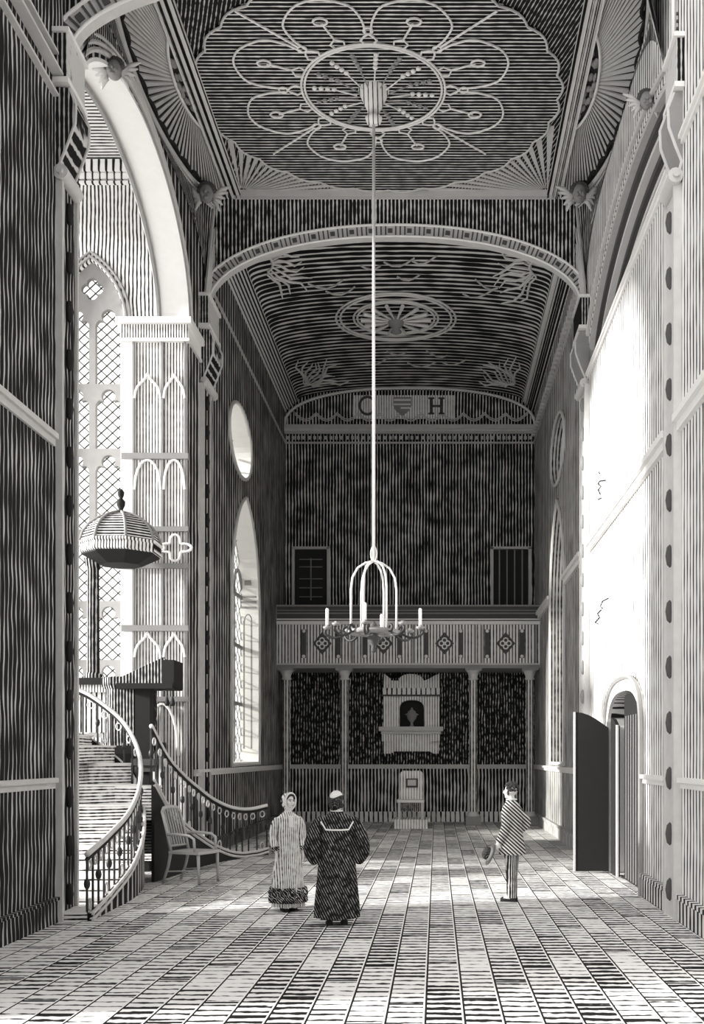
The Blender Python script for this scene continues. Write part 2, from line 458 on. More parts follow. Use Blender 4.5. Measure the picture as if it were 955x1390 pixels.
def trefoil(x0, x1, z0, zt):
    w = x1 - x0; c = (x0 + x1) / 2; r = w * .27
    zc = zt - r; zs = zc - r * 1.15
    pts = [(x0, z0), (x1, z0), (x1, zs - .02)]
    pts += [(x1 - .02 - (w * .16) * (1 - math.cos(t)), zs + w * .16 * math.sin(t)) for t in (.4, .9, 1.4)]
    pts += [(c + r * math.cos(t), zc + r * math.sin(t)) for t in [(-.75 + (PI + 1.5) * i / 14) for i in range(15)]]
    pts += [(x0 + .02 + (w * .16) * (1 - math.cos(t)), zs + w * .16 * math.sin(t)) for t in (1.4, .9, .4)]
    pts += [(x0, zs - .02)]
    return pts
def inside_poly(x, z, poly):
    c = False; n = len(poly)
    for i in range(n):
        a = poly[i]; b = poly[i - 1]
        if (a[1] > z) != (b[1] > z) and x < (b[0] - a[0]) * (z - a[1]) / (b[1] - a[1]) + a[0]: c = not c
    return c
def lattice(m, poly, to3, pw, ph, r):
    xs = [p[0] for p in poly]; zs = [p[1] for p in poly]
    x0, x1, z0, z1 = min(xs), max(xs), min(zs), max(zs)
    for sgn in (1, -1):
        k = -200
        while k < 200:
            seg = []
            st = []
            for i in range(161):
                x = x0 + (x1 - x0) * i / 160
                z = z0 + k * ph + sgn * (x - x0) * ph / pw
                if inside_poly(x, z, poly): st.append((x, z))
                else:
                    if len(st) > 2: seg.append((st[0], st[-1]))
                    st = []
            if len(st) > 2: seg.append((st[0], st[-1]))
            for a, b in seg: m.bar(to3(*a), to3(*b), r, r)
            k += 1

wn = thing('window_1', 'x', 'x', ((BX0 + BX1) / 2, BY + .25, 2.6)); del wn['label']; del wn['category']; struct(wn)
cx = (BX0 + BX1) / 2; mw = .07
regs = [(2.7, 4.2), (4.32, 5.5), (5.62, 7.05), (7.2, 8.85), (8.99, 10.3), (10.42, 12.12)]
def arch_x(z):                      # half-width of the pointed head at height z
    w = (BX1 - BX0) / 2; hh = 13.1 - 11.75; Rr = (w * w + hh * hh) / (2 * w)
    return w - Rr + math.sqrt(max(0, Rr * Rr - (z - 11.75) ** 2)) if z > 11.75 else w
TA = ((0, BY + .12, 0), (1, 0, 0), (0, 0, 1), (0, .14, 0))
ZT = 12.2
for i, (z0, z1) in enumerate(regs):
    za = 2.6 if i == 0 else (regs[i - 1][1] + z0) / 2; zb = ZT if i == len(regs) - 1 else (z1 + regs[i + 1][0]) / 2
    for s_, x0, x1 in ((-1, BX0 + .09, cx - mw), (1, cx + mw, BX1 - .09)):
        side = [(cx + s_ * arch_x(zq), zq) for zq in ([za, zb] if zb < ZT else [za, 11.75, 11.9, 12.05, zb])]
        MB().plate([(cx, za)] + side + [(cx, zb)], [trefoil(x0, x1, z0, z1 if zb < ZT else z1 - .05)], *TA).build('light_tracery', 'mid', wn)
qf = []
for i in range(48):
    t = 2 * PI * i / 48; r = .16 + .085 * abs(math.cos(2 * t)) ** .7
    qf.append((cx + r * math.cos(t), 12.52 + r * math.sin(t)))
hd = [(cx + arch_x(ZT), ZT)] + [(x, z) for x, z in pointed(BX0, BX1, 11.75, 13.1, 24) if z > ZT + .01] + [(cx - arch_x(ZT), ZT)]
MB().plate(hd, [qf], *TA).build('head_tracery', 'mid', wn)
m = MB(); lattice(m, bwin, lambda x, z: (x, BY + .3, z), .25, .23, .022); m.build('lead_lattice', 'darkg', wn)
MB().plate(bwin, [], (0, BY + .33, 0), (1, 0, 0), (0, 0, 1), (0, .01, 0)).build('pane', 'glass', wn)
# hood mould of the pointed head
m = MB()
for off, r in ((.06, .035), (.15, .03)):
    pp = pointed(BX0 - off, BX1 + off, 11.7, 13.1 + off * 1.2)
    m.tube([(x, BY - .02, z) for x, z in pp], r, 6)
m.build('hood_mould', 'mid', wn)

# left round window, left lancet: splayed pale reveals
def side_window(n, poly, X, sgn, kind):
    wi = thing('window_%d' % n, 'x', 'x', (X, sum(p[0] for p in poly) / len(poly), min(p[1] for p in poly))); del wi['label']; del wi['category']; struct(wi)
    cy = sum(p[0] for p in poly) / len(poly); zz = [p[1] for p in poly]
    # pale lining of the opening
    N = len(poly); r0 = [Vector((X - sgn * .03, a, b)) for a, b in poly]; r1 = [Vector((X + sgn * .5, a, b)) for a, b in poly]
    cz = (min(zz) + max(zz)) / 2
    ctr = Vector((0, cy, cz))
    def inset(v, k): return Vector((v.x, cy + (v.y - cy) * (1 - k), cz + (v.z - cz) * (1 - k * .45)))
    m = MB().loft([[inset(v, .0) for v in r0], [inset(v, .035) for v in r0], [inset(v, .04) for v in r1], [inset(v, .0) for v in r1]], True, False)
    m.build('reveal', 'white' if sgn < 0 else 'column', wi)
    m = MB(); m.tube([inset(v, -.01) for v in r0], .05, 6, closed=True); m.build('rim_mould', 'light', wi, smooth=True)
    MB().plate([(a, b) for a, b in poly], [], (X + sgn * .46, 0, 0), (0, 1, 0), (0, 0, 1), (sgn * .01, 0, 0)).build('pane', 'glass', wi)
    m = MB()
    if kind == 'round':
        for t in range(6):
            a = PI * t / 6; m.bar((X + sgn * .44, cy + 1.5 * math.cos(a), cz + .8 * math.sin(a)), (X + sgn * .44, cy - 1.5 * math.cos(a), cz - .8 * math.sin(a)), .05, .05)
    else:
        y0, y1 = min(p[0] for p in poly), max(p[0] for p in poly)
        for k in (1, 2): m.box(X + sgn * .4, X + sgn * .5, y0 + (y1 - y0) * k / 3 - .06, y0 + (y1 - y0) * k / 3 + .06, min(zz), 7.0)
        for z in (3.6, 5.2, 6.6): m.box(X + sgn * .42, X + sgn * .48, y0, y1, z, z + .09)
        for k in range(3):
            a = y0 + (y1 - y0) * (k + .5) / 3
            m.tube([(X + sgn * .45, a + .62 * math.cos(t), 6.6 + .75 * math.sin(t)) for t in [PI * i / 10 for i in range(11)]], .05, 5)
        lattice(m, poly, lambda y, z: (X + sgn * .45, y, z), .5, .45, .02)
    m.build('glazing_bar', 'mid', wi)
    return wi
wi = side_window(2, ellh(*LRND), XL, -1, 'round')
wi = side_window(3, llan, XL, -1, 'lancet')
m = MB()   # blind arcading on the far jamb of the lancet
YJ = 31.12
for xo in (-.15, -.36):
    m.box(XL + xo - .02, XL + xo + .02, YJ - .04, YJ, 2.4, 6.0)
m.tube([(XL - .25 + .1 * math.cos(t), YJ - .02, 6.0 + .18 * math.sin(t)) for t in [PI * i / 8 for i in range(9)]], .02, 5)
for z in (6.35, 6.5, 6.65): m.box(XL - .46, XL - .01, YJ - .05, YJ, z, z + .05)
m.box(XL - .34, XL - .16, YJ - .06, YJ, 7.0, 7.9)
m.build('jamb_arcading', 'mid', wi)
MB().box(XL - .46, XL + .04, 27.2, 31.2, 1.93, 2.02).build('window_sill', 'white', wi)
side_window(4, ellh(*RRND), XR, 1, 'round')
side_window(7, rlan, XR, 1, 'lancet')
# what lies beyond the right-hand openings: a dark passage wall
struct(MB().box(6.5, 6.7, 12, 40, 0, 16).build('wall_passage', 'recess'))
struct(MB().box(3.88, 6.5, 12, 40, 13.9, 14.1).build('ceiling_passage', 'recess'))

# ---------------------------------------------------------------- left great arch: pale soffit and mouldings
m = MB()
def archring(m, pts, x0, x1, t):
    r = []
    c = Vector((0, (pts[0][0] + pts[-1][0]) / 2, pts[0][1]))
    for a, b in pts:
        d = Vector((0, a - c.y, b - c.z)); 
        if d.length < 1e-5: d = Vector((0, 0, 1))
        d.normalize(); p = Vector((0, a, b)); q = p - d * t
        r.append([Vector((x0, p.y, p.z)), Vector((x1, p.y, p.z)), Vector((x1, q.y, q.z)), Vector((x0, q.y, q.z))])
    m.loft(r, True, True)
LP = arc(18.9, ASP + .02, 3.6, AAP - ASP, PI, 0, 40)
archring(m, LP, XL + .03, XL - .56, .06); trim(m, 'white')
m = MB()
for off, x, r in ((.1, .03, .04), (.2, .02, .035), (.3, .01, .03)):
    pp = [(XL + x, 18.9 + (3.6 + off) * math.cos(t), ASP + .02 + (AAP - ASP + off) * math.sin(t)) for t in [PI * i / 40 for i in range(41)]]
    m.tube(pp, r, 6)
trim(m, 'light')
m = MB()
pp = [(XL - .58, 18.9 + (3.6 - .08) * math.cos(t), ASP + (AAP - ASP - .08) * math.sin(t)) for t in [PI * i / 40 for i in range(41)]]
m.tube(pp, .05, 6); trim(m, 'mid')

# right great arch: stepped pale mouldings, blind dark recess
for k, (x0, x1, t, mt) in enumerate(((.01, .12, .10, 'light'), (.12, .2, .22, 'darkg'), (.2, .32, .3, 'white'), (.32, .4, .42, 'darkg'), (.4, .5, .5, 'white'), (.5, .62, .62, 'mid'))):
    m = MB(); pts = [(a, b) for a, b in [(24.1, RSP)] + rar]
    r = []
    for a, b in pts:
        d = Vector((0, a - 18.9, (b - RSP) * 3.2 + .0001)).normalized(); p = Vector((0, a, b)); q = p - d * t
        r.append([Vector((XR + x0, p.y, p.z)), Vector((XR + x1, p.y, p.z)), Vector((XR + x1, q.y, max(q.z, RSP))), Vector((XR + x0, q.y, max(q.z, RSP)))])
    m.loft(r, True, True); trim(m, mt)
m = MB().box(XR + .62, XR + .7, 15, 24.6, 10, 12.8); trim(m, 'wall_left_far')
m = MB()
pp = [(XR - .03, 18.9 + 5.35 * math.cos(t), RSP + 1.95 * math.sin(t)) for t in [PI * .83 * i / 40 for i in range(41)]]
m.tube([q for q in pp if q[1] > 15.4], .045, 6); trim(m, 'light')

# ---------------------------------------------------------------- panelled pier (the far side of the arch)
PX0, PX1, PY0, PY1 = -6.38, XL + .02, 22.4, 24.28
pier = thing('panelled_pier', 'tall pale pier with blind arched panels and moulded capital behind the pulpit', 'pillar', ((PX0 + PX1) / 2, PY0, 0))
MB().box(PX0, PX1 - .035, PY0 + .06, PY1, 0, 10.6).build('shaft', 'pier', pier)
m = MB()
m.box(PX0 - .1, PX1 + .08, PY0 - .1, PY1, 10.95, 11.07).box(PX0 - .05, PX1 + .03, PY0 - .04, PY1, 10.6, 10.66)
m.build('capital', 'white', pier)
MB().box(PX0 - .03, PX1, PY0 - .0, PY1, 10.66, 10.95).build('capital_frieze', 'frieze', pier)
MB().box(PX0 - .02, PX0 + .22, PY0 + .0, PY0 + .1, 0, 10.6).build('corner_strip', 'white', pier)
m = MB(); yf = PY0 + .05
pmx = (PX0 + .25 + PX1) / 2 + .02
for x in (PX0 + .24, pmx, PX1 - .07): m.box(x - .018, x + .018, PY0 - .0, yf + .05, 0, 10.6)
m.box(PX0, PX1, PY0 - .02, yf + .05, 8.22, 8.34)
m.box(PX0, PX1, PY0 - .02, yf + .05, 6.0, 6.1); m.box(PX0, PX1, PY0 - .02, yf + .05, 6.75, 6.85)
m.box(PX0, PX1, PY0 - .02, yf + .05, 4.73, 4.85); m.box(PX0, PX1, PY0 - .02, yf + .05, 3.3, 3.4)
m.build('panel_rib', 'mid', pier)
m = MB()
def ogee(x0, x1, z0, h, og=True):
    c = (x0 + x1) / 2; w = (x1 - x0) / 2
    m = MB()
    for s in (-1, 1):
        pts = []
        for i in range(11):
            t = i / 10
            x = c + s * w * (1 - t)
            z = z0 + h * (math.sqrt(1 - (1 - t) ** 2) * .72 + .28 * t ** 5) if og else z0 + h * math.sqrt(1 - (1 - t) ** 2)
            pts.append((x, PY0 + .01, z))
        m.tube(pts, .028, 6)
    m.build('blind_arch', 'white', pier)
for x0, x1 in ((PX0 + .26, pmx - .03), (pmx + .03, PX1 - .07)):
    ogee(x0, x1, 9.45, .5); ogee(x0, x1, 7.6, .6, False); ogee(x0, x1, 4.2, .5)
ogee(PX0 + .5, PX1 - .2, 2.2, 1.05, False)
for x in ((PX0 + pmx) / 2 + .12, (pmx + PX1) / 2):
    q = [(x + (.2 + .07 * math.cos(4 * t)) * math.cos(t) * 1.25, PY0 + .01, 6.42 + (.2 + .07 * math.cos(4 * t)) * math.sin(t)) for t in [2 * PI * i / 40 for i in range(40)]]
    m = MB(); m.tube(q, .028, 6, closed=True); m.build('blind_quatrefoil', 'white', pier)

# ================================================================== CEILINGS
CZ = 14.55; CX0, CX1 = -4.43, 2.57; CY0, CY1 = 15.6, 24.4
struct(MB().box(CX0 - .1, CX1 + .1, CY0, CY1 + .1, CZ, CZ + .15).build('ceiling', 'ceil_dark'))
# edge beams
def beam(X, s):
    m = MB()
    m.box(X - .16, X + .16, CY0, CY1, CZ - .12, CZ + .02); 
    for k in range(5): m.box(X - .15 + .068 * k, X - .12 + .068 * k, CY0, CY1, CZ - .15, CZ - .12)
    return m
for X in (CX0, CX1): trim(beam(X, 1), 'mouldx')
m = MB()
for k in range(4): m.box(CX0, CX1, CY1 - .3 + .07 * k, CY1 - .26 + .07 * k, CZ - .14 - .02 * k, CZ)
trim(m, 'light')
# big scalloped roundel on the flat ceiling
RC = (-1.05, 20.7); RR = 3.3
rd = thing('ceiling_roundel', 'huge scalloped round panel filling the nearer flat ceiling', 'ceiling panel', (RC[0], RC[1], CZ - .04))
def scal(r, n=28, dep=.09, seg=6, cx=RC[0], cy=RC[1]):
    out = []
    for k in range(n * seg):
        t = 2 * PI * k / (n * seg); u = (k % seg) / seg
        q = r + dep * math.sin(PI * u)
        out.append((cx + q * math.cos(t), cy + q * math.sin(t)))
    return out
MB().plate(scal(RR), [], (0, 0, CZ - .05), (1, 0, 0), (0, 1, 0), (0, 0, .05)).build('panel', 'ceil', rd)
m = MB(); m.tube([(x, y, CZ - .06) for x, y in scal(RR + .01)], .022, 6, closed=True)
m.build('scalloped_edge', 'light', rd)
# corner fans of ribs on the flat ceiling
def ribfan(name, label, c, r0, r1f, a0, a1, n, z, wd=.035, mat='light', zf=None, loc=None):
    m = MB()
    for k in range(n):
        a = a0 + (a1 - a0) * (k + .5) / n
        d = Vector((math.cos(a), math.sin(a), 0)); L = r1f(a)
        if L <= r0 + .05: continue
        p0 = Vector((c[0], c[1], z)) + d * r0; p1 = Vector((c[0], c[1], z)) + d * L
        if zf: p0.z = zf(p0); p1.z = zf(p1)
        da = (a1 - a0) / n * .27
        q = Vector((-d.y, d.x, 0))
        w0, w1 = max(.006, r0 * da), max(.01, L * da)
        t = Vector((0, 0, .02))
        m.add([p0 - q * w0, p0 + q * w0, p1 + q * w1, p1 - q * w1, p0 - q * w0 - t, p0 + q * w0 - t, p1 + q * w1 - t, p1 - q * w1 - t],
              [(0, 1, 2, 3), (4, 5, 6, 7), (0, 1, 5, 4), (1, 2, 6, 5), (2, 3, 7, 6), (3, 0, 4, 7)])
    return m
def to_circle(c):
    def fn(a):
        d = Vector((math.cos(a), math.sin(a))); o = Vector(c) - Vector(RC)
        b = o.dot(d); cc = o.length ** 2 - (RR + .12) ** 2; disc = b * b - cc
        if disc < 0: return 2.6
        t = -b - math.sqrt(disc); return min(t if t > 0 else 0, 2.6)
    return fn
for nm, c, a0, a1 in (('left', (CX0 + .15, CY1 - .15), -PI / 2, 0), ('right', (CX1 - .15, CY1 - .15), PI, 1.5 * PI)):
    fm = ribfan('x', '', c, .25, to_circle(c), a0 + .02, a1 - .02, 15, CZ)
    tag(fm.build('ceiling_corner_fan', 'light'), 'spray of pale ribs in the far %s corner of the nearer ceiling beside the roundel' % nm, 'ceiling ornament')

# side lunettes
FY = 20.2; FA = 4.2
def lunette(side):
    s = -1 if side == 'left' else 1
    X = CX0 if side == 'left' else CX1; Wd = .87 if side == 'left' else 1.0
    base = thing('ceiling_lunette', 'half-round %s lunette of radiating ribs over the %s arch' % (side, 'window' if s < 0 else 'blind'), 'ceiling ornament', (X, FY, CZ - .1))
    def pt(u, ph): # u 0..1 outwards
        return Vector((X + s * (Wd * u * math.sin(ph)), FY + FA * u * math.cos(ph), CZ - .02 - .25 * u * math.sin(ph)))
    rings = [[pt(u, PI * i / 48) for i in range(49)] for u in (.0, .35, .7, 1.0, 1.04)]
    MB().loft(rings, False).build('ground', 'fan_dark', base)
    m = MB(); n = 54
    for k in range(n):
        a0 = PI * (k + .18) / n; a1 = PI * (k + .74) / n
        t = Vector((0, 0, -.03))
        q = [pt(.37, a0), pt(.37, a1), pt(.97 - .03 * (k % 3 == 0), a1), pt(.97, a0)]
        m.add(q + [v + t for v in q], [(0, 1, 2, 3), (4, 5, 6, 7), (0, 1, 5, 4), (1, 2, 6, 5), (2, 3, 7, 6), (3, 0, 4, 7)])
    m.build('rib', 'light', base)
    m = MB()
    m.tube([pt(.36, PI * i / 30) - Vector((0, 0, .04)) for i in range(31)], .03, 6)
    m.build('oval_border', 'white', base, smooth=True)
    m = MB(); rr = random.Random(3)
    for k in range(60):
        u = rr.uniform(.05, .32); ph = rr.uniform(.1, PI - .1); p = pt(u, ph) - Vector((0, 0, .03))
        m.ball(p, (rr.uniform(.03, .07), rr.uniform(.06, .16), .04), 7, 5)
    m.build('foliage', 'mid', base, smooth=True)
    m = MB(); sc = []
    for k in range(18 * 6 + 1):
        u = .985 - .055 * math.sin(PI * ((k % 6) / 6)); sc.append(pt(u, PI * k / 108) - Vector((0, 0, .05)))
    m.tube(sc, .035, 6); m.build('scalloped_border', 'black', base)
    m = MB()
    for u, r in ((1.03, .05), (1.075, .035), (1.11, .05)):
        m.tube([pt(u, PI * i / 40) - Vector((0, 0, .05 + (u - 1) * 1.2)) for i in range(41)], r, 6)
    m.build('outer_mould', 'light', base, smooth=True)
    # pendentive surface down to the wall head
    Xw = XL + .02 if s < 0 else XR - .02
    rg = []
    for u in range(9):
        t = u / 8; row = []
        for i in range(49):
            ph = PI * i / 48; top = pt(1.08, ph) - Vector((0, 0, .02))
            e = abs(math.cos(ph)) ** 5
            bot = Vector((Xw, max(15.3, min(24.38, top.y)), 13.45 - 1.6 * e))
            row.append(top.lerp(bot, t))
        rg.append(row)
    tn[0] += 1
    o = MB().loft(rg, False).build('trim_%d' % tn[0], 'spandrel'); struct(o)
    # ribs of the pendentive rising from the corbel block
    m = MB()
    for k in range(9):
        ph = .03 + .06 * k; top = pt(1.1, ph) - Vector((0, 0, .06)); bot = Vector((Xw - s * .04, 24.1 - .03 * k, 12.1))
        m.bar(top - Vector((s * .04, 0, 0)), bot, .05, .05)
    tag(m.build('pendentive_ribs', 'light'), 'fan of ribs climbing from the far %s corbel to the ceiling corner' % side, 'ceiling ornament')
lunette('left'); lunette('right')

# cherub bosses at the ceiling corners and keystones
def cherub(p, label, s=1.0, tilt=1):
    o = thing('cherub_boss', label, 'carving', p)
    m = MB(); c = Vector(p)
    m.ball(c, (.15 * s, .15 * s, .19 * s), 14, 10); m.ball(c + Vector((0, -.15, -.03)) * s, (.03 * s, .04 * s, .04 * s), 8, 6)
    for k in (-1, 1): m.ball(c + Vector((k * .06, -.12, -.07)) * s, (.05 * s, .05 * s, .05 * s), 8, 6)
    m.ball(c + Vector((0, -.12, -.13)) * s, (.05 * s, .04 * s, .03 * s), 8, 6)
    m.build('head', 'mid', o, smooth=True)
    m = MB()
    for k in range(9): 
        a = PI * k / 8; m.ball(c + Vector((.15 * math.cos(a), -.02, .06 + .14 * math.sin(a))) * s, .06 * s, 8, 6)
    m.build('curls', 'darkg', o, smooth=True)
    for k in (-1, 1):
        m = MB()
        for j in range(5):
            a = c + Vector((k * .14, .02, -.06 - .02 * j)) * s; b = c + Vector((k * (.5 - .06 * j), .05, .18 - .13 * j)) * s
            m.tube([a, a.lerp(b, .5) + Vector((0, 0, .05 * s)), b], [.05 * s, .05 * s, .015 * s], 6)
        m.build('wing', 'light', o, smooth=True)
    return o
cherub((-4.82, 23.2, 14.0), 'carved winged head at the far left corner of the nearer ceiling')
cherub((3.0, 23.2, 14.0), 'carved winged head at the far right corner of the nearer ceiling')
cherub((XL + .1, 17.0, 12.75), 'small carved head on the crown of the left window arch', .8)
cherub((XR - .1, 16.7, 12.1), 'small carved head on the crown of the right blind arch', .7)

# cross arches
def crossarch(y0, y1, zs, ap, xl, xr, exL, exR, th, top, name_label, wallx=(XL, XR)):
    cxm = (xl + xr) / 2; hw = (xr - xl) / 2
    def curve(off):
        out = []
        for i in range(61):
            t = PI - PI * i / 60; c, sn = math.cos(t), math.sin(t); ex = exL if c < 0 else exR
            out.append((cxm + (hw + off) * math.copysign(abs(c) ** (2 / ex), c), zs + (ap - zs + off) * abs(sn) ** (2 / ex)))
        return out
    c0, c1 = curve(0), curve(th)
    o = thing('cross_arch', name_label, 'arch', (cxm, y0, zs))
    r = []
    for a, b in zip(c0, c1): r.append([Vector((a[0], y0, a[1])), Vector((b[0], y0, b[1])), Vector((b[0], y1, b[1])), Vector((a[0], y1, a[1]))])
    MB().loft(r, True, True).build('arch_band', 'light', o)
    for off, r_ in ((0.0, .025), (th, .03)):
        MB().tube([(x, y0 - .02, z) for x, z in curve(off)], r_, 6).build('edge_roll', 'white', o, smooth=True)
    m = MB(); N = 46
    cm = curve(th / 2)
    # evenly spaced dark carved blocks
    L = [0]
    for i in range(1, 61): L.append(L[-1] + math.hypot(cm[i][0] - cm[i - 1][0], cm[i][1] - cm[i - 1][1]))
    def atl(s_):
        for i in range(1, 61):
            if L[i] >= s_:
                f_ = (s_ - L[i - 1]) / max(1e-6, L[i] - L[i - 1])
                return (Vector((cm[i - 1][0], 0, cm[i - 1][1])).lerp(Vector((cm[i][0], 0, cm[i][1])), f_), Vector((cm[i][0] - cm[i - 1][0], 0, cm[i][1] - cm[i - 1][1])).normalized())
    k = .1
    j = 0
    while k < L[-1] - .1:
        p, d = atl(k); n_ = Vector((-d.z, 0, d.x))
        hh = th * (.36 if j % 4 else .18); wdt = .03 if j % 4 else .1
        q = Vector((p.x, y0 - .01, p.z))
        m.bar(q - n_ * hh, q + n_ * hh, wdt, .03, up=(0, 1, 0)); k += .1 if j % 4 else .12; j += 1
    m.build('carving', 'darkg', o)
    # wall above
    cw = [(wallx[0], zs)] + c1 + [(wallx[1], zs), (wallx[1], top), (wallx[0], top)]
    tn[0] += 1
    struct(MB().plate(cw, [], (0, y0 + .06, 0), (1, 0, 0), (0, 0, 1), (0, y1 - y0 - .1, 0)).build('trim_%d' % tn[0], 'crosswall'))
crossarch(24.15, 24.4, 12.05, 13.55, -4.97, 3.15, 2.1, 2.1, .25, 14.6, 'far cross arch with carved band framing the vault above the gallery', (XL - .05, XR + .05))
crossarch(14.95, 15.15, 11.75, 12.95, -4.93, 3.2, 1.9, 9, .3, 15.2, 'near cross arch with carved band just entering the top left corner')

# corbels with scroll brackets, and pilaster strips with bosses
def corbel(x, y0, y1, s, zt, label, d=.2):
    o = thing('scroll_corbel', label, 'bracket', (x, y0, zt - .75))
    def bx(m, a, b, ya, yb, z0, z1): m.box(min(x + s * a, x + s * b), max(x + s * a, x + s * b), ya, yb, z0, z1)
    m = MB(); bx(m, 0, d, y0, y1, zt - .65, zt - .06); m.build('block', 'oak', o)
    m = MB(); bx(m, 0, d + .04, y0 - .04, y1 + .03, zt - .06, zt); m.build('top_edge', 'white', o)
    m = MB(); bx(m, 0, d + .03, y0 - .03, y1 + .03, zt - .72, zt - .65); m.build('bottom_edge', 'white', o)
    ym = (y0 + y1) / 2; wv = (y1 - y0) * .8
    prof = [(0, zt - .72), (d, zt - .74), (d + .08, zt - .95), (d + .07, zt - 1.2), (d - .02, zt - 1.45), (d - .1, zt - 1.65), (.04, zt - 1.8), (0, zt - 1.8)]
    m = MB().plate([(a, b) for a, b in prof], [], (x, ym - wv / 2, 0), (s, 0, 0), (0, 0, 1), (0, wv, 0)); m.build('scroll', 'oak' if s > 0 else 'mid', o)
    for e in (-1, 1):
        MB().tube([(x + s * (a + .012), ym + e * wv / 2 * .95, b) for a, b in prof[1:-1]], .022, 6).build('scroll_edge', 'light', o)
    m = MB(); m.tube([(x + s * .1, ym - wv / 2 - .03, zt - 1.85), (x + s * .1, ym + wv / 2 + .03, zt - 1.85)], .1, 12)
    m.tube([(x + s * .1, ym - wv / 2 - .08, zt - 1.85), (x + s * .1, ym + wv / 2 + .08, zt - 1.85)], .045, 8)
    m.build('volute', 'light', o, smooth='auto')
corbel(XL, 14.5, 15.25, 1, 11.75, 'near left scroll corbel under the near cross arch, beside the window arch')
corbel(XL, 23.5, 24.7, 1, 12.05, 'far left scroll corbel beside the capital of the panelled pier')
corbel(XR, 14.6, 15.3, -1, 11.75, 'near right scroll corbel at the upper right edge of the view', .1)
corbel(XR, 23.6, 24.7, -1, 12.05, 'far right scroll corbel beside the blind arch')

def pilaster(x, y0, y1, s, zt, label, mat, n, bmat, zb=0, bw=1.6):
    o = thing('pilaster_strip', label, 'pilaster', (x, (y0 + y1) / 2, zb))
    x0, x1 = sorted((x, x + s * .07)); m = MB().box(x0, x1, y0, y1, zb, zt); m.build('shaft', mat, o)
    m = MB()
    for yy in (y0 + .015, y1 - .015):
        x0, x1 = sorted((x, x + s * .11)); m.box(x0, x1, yy - .03, yy + .03, zb, zt)
    m.build('edge_bead', 'light', o)
    hz = (zt - zb) / n; first = None
    for k in range(n):
        z = zb + hz * (k + .5)
        if first is None:
            first = MB().lathe([(.001, -.16), (.05, -.12), (.075, 0), (.05, .12), (.001, .16)], (x + s * .09, (y0 + y1) / 2, z), 8, .8, bw * (y1 - y0)).build('boss', bmat, o, smooth=True); z00 = z
        else:
            c = first.copy(); COL.objects.link(c); c.parent = o; c.location = (0, 0, z - z00)
pilaster(XL, 14.62, 15.27, 1, 9.85, 'near left pilaster strip with dark bosses at the edge of the stair bay', 'wall_left', 15, 'black')
pilaster(XR, 14.75, 15.4, -1, 9.85, 'near right pilaster strip with small bosses on the pale wall', 'light', 13, 'darkg', bw=.8)
pilaster(XL, 23.55, 24.3, 1, 10.15, 'far left pilaster strip with bosses beside the panelled pier', 'wall_left_far', 16, 'black')
pilaster(XR, 23.6, 24.5, -1, 10.15, 'far right pilaster strip with bosses beyond the folding door', 'light', 16, 'mid', bw=.8)

# ---------------------------------------------------------------- rear vault
def vprof(n=30):
    e0, e1 = -4.62, 2.86; out = []
    for i in range(n + 1):
        t = PI - PI * i / n
        out.append(((e0 + e1) / 2 + (e1 - e0) / 2 * math.cos(t), 14.07 + .42 * math.sin(t)))
    return out
VP_ = vprof()
def vz(x):
    c = max(-1, min(1, (x + .88) / 3.74)); return 14.07 + .42 * math.sqrt(1 - c * c)
struct(MB().loft([[Vector((x, 24.6, z)) for x, z in VP_], [Vector((x, 37.2, z)) for x, z in VP_]], False).build('ceiling_vault', 'vault'))
for s, (xa, xb) in ((-1, (XL, -4.62)), (1, (XR, 2.86))):
    pr = []
    for i in range(13):
        t = i / 12; b = .03 if i % 2 else 0
        pr.append((xa + (xb - xa) * t - s * b, 13.68 + .39 * (t ** .8) - b))
    tn[0] += 1
    struct(MB().loft([[Vector((x, 24.6, z)) for x, z in pr], [Vector((x, 37.0, z)) for x, z in pr]], False).build('trim_%d' % tn[0], 'mouldx'))
# rear medallion
mc = Vector((-1.13, 30.9, 14.44))
md = thing('ceiling_medallion', 'oval-looking ringed medallion with spoked centre in the far vault', 'ceiling ornament', mc)
for r in (1.67, 1.55, 1.18, 1.08):
    m = MB(); m.tube([mc + Vector((r * math.cos(t), r * math.sin(t), vz(mc.x + r * math.cos(t)) - mc.z - .05)) for t in [2 * PI * i / 48 for i in range(48)]], .03, 6, closed=True)
    m.build('ring', 'white', md, smooth=True)
m = MB()
for k in range(14):
    a = 2 * PI * k / 14; m.tube([mc + Vector((.2 * math.cos(a), .2 * math.sin(a), -.1)), mc + Vector((.98 * math.cos(a), .98 * math.sin(a), -.06))], [.02, .06], 6)
m.build('spoke', 'white', md)
MB().lathe([(.05, -.45), (.16, -.4), (.1, -.3), (.2, -.2), (.24, -.05), (.24, 0)], mc, 12).build('pendant', 'mid', md, smooth=True)
# feathered sprays in the corners of the far vault
def spray(c, a0, a1, n, L, label):
    m = MB(); rr = random.Random(int(c[0] * 100))
    for k in range(n):
        a = a0 + (a1 - a0) * k / (n - 1); l = L * rr.uniform(.75, 1.1)
        pts = []
        for j in range(5):
            q = .35 + (l - .35) * j / 4; aa = a + .12 * math.sin(j * 1.6 + k)
            x = c[0] + q * math.cos(aa) * .75; y = c[1] + q * math.sin(aa) * 1.7; pts.append((x, y, vz(x) - .04))
        m.tube(pts, [.02, .03, .035, .03, .012], 5)
    m.tube([(c[0] + .3 * math.cos(t), c[1] + .5 * math.sin(t), vz(c[0] + .3 * math.cos(t)) - .04) for t in [a0 + (a1 - a0) * i / 8 for i in range(9)]], .03, 5)
    tag(m.build('feather_spray', 'white'), label, 'ceiling ornament')
spray((-4.3, 27.0), -.6, 1.2, 9, 1.6, 'feathered spray in the near left corner of the far vault')
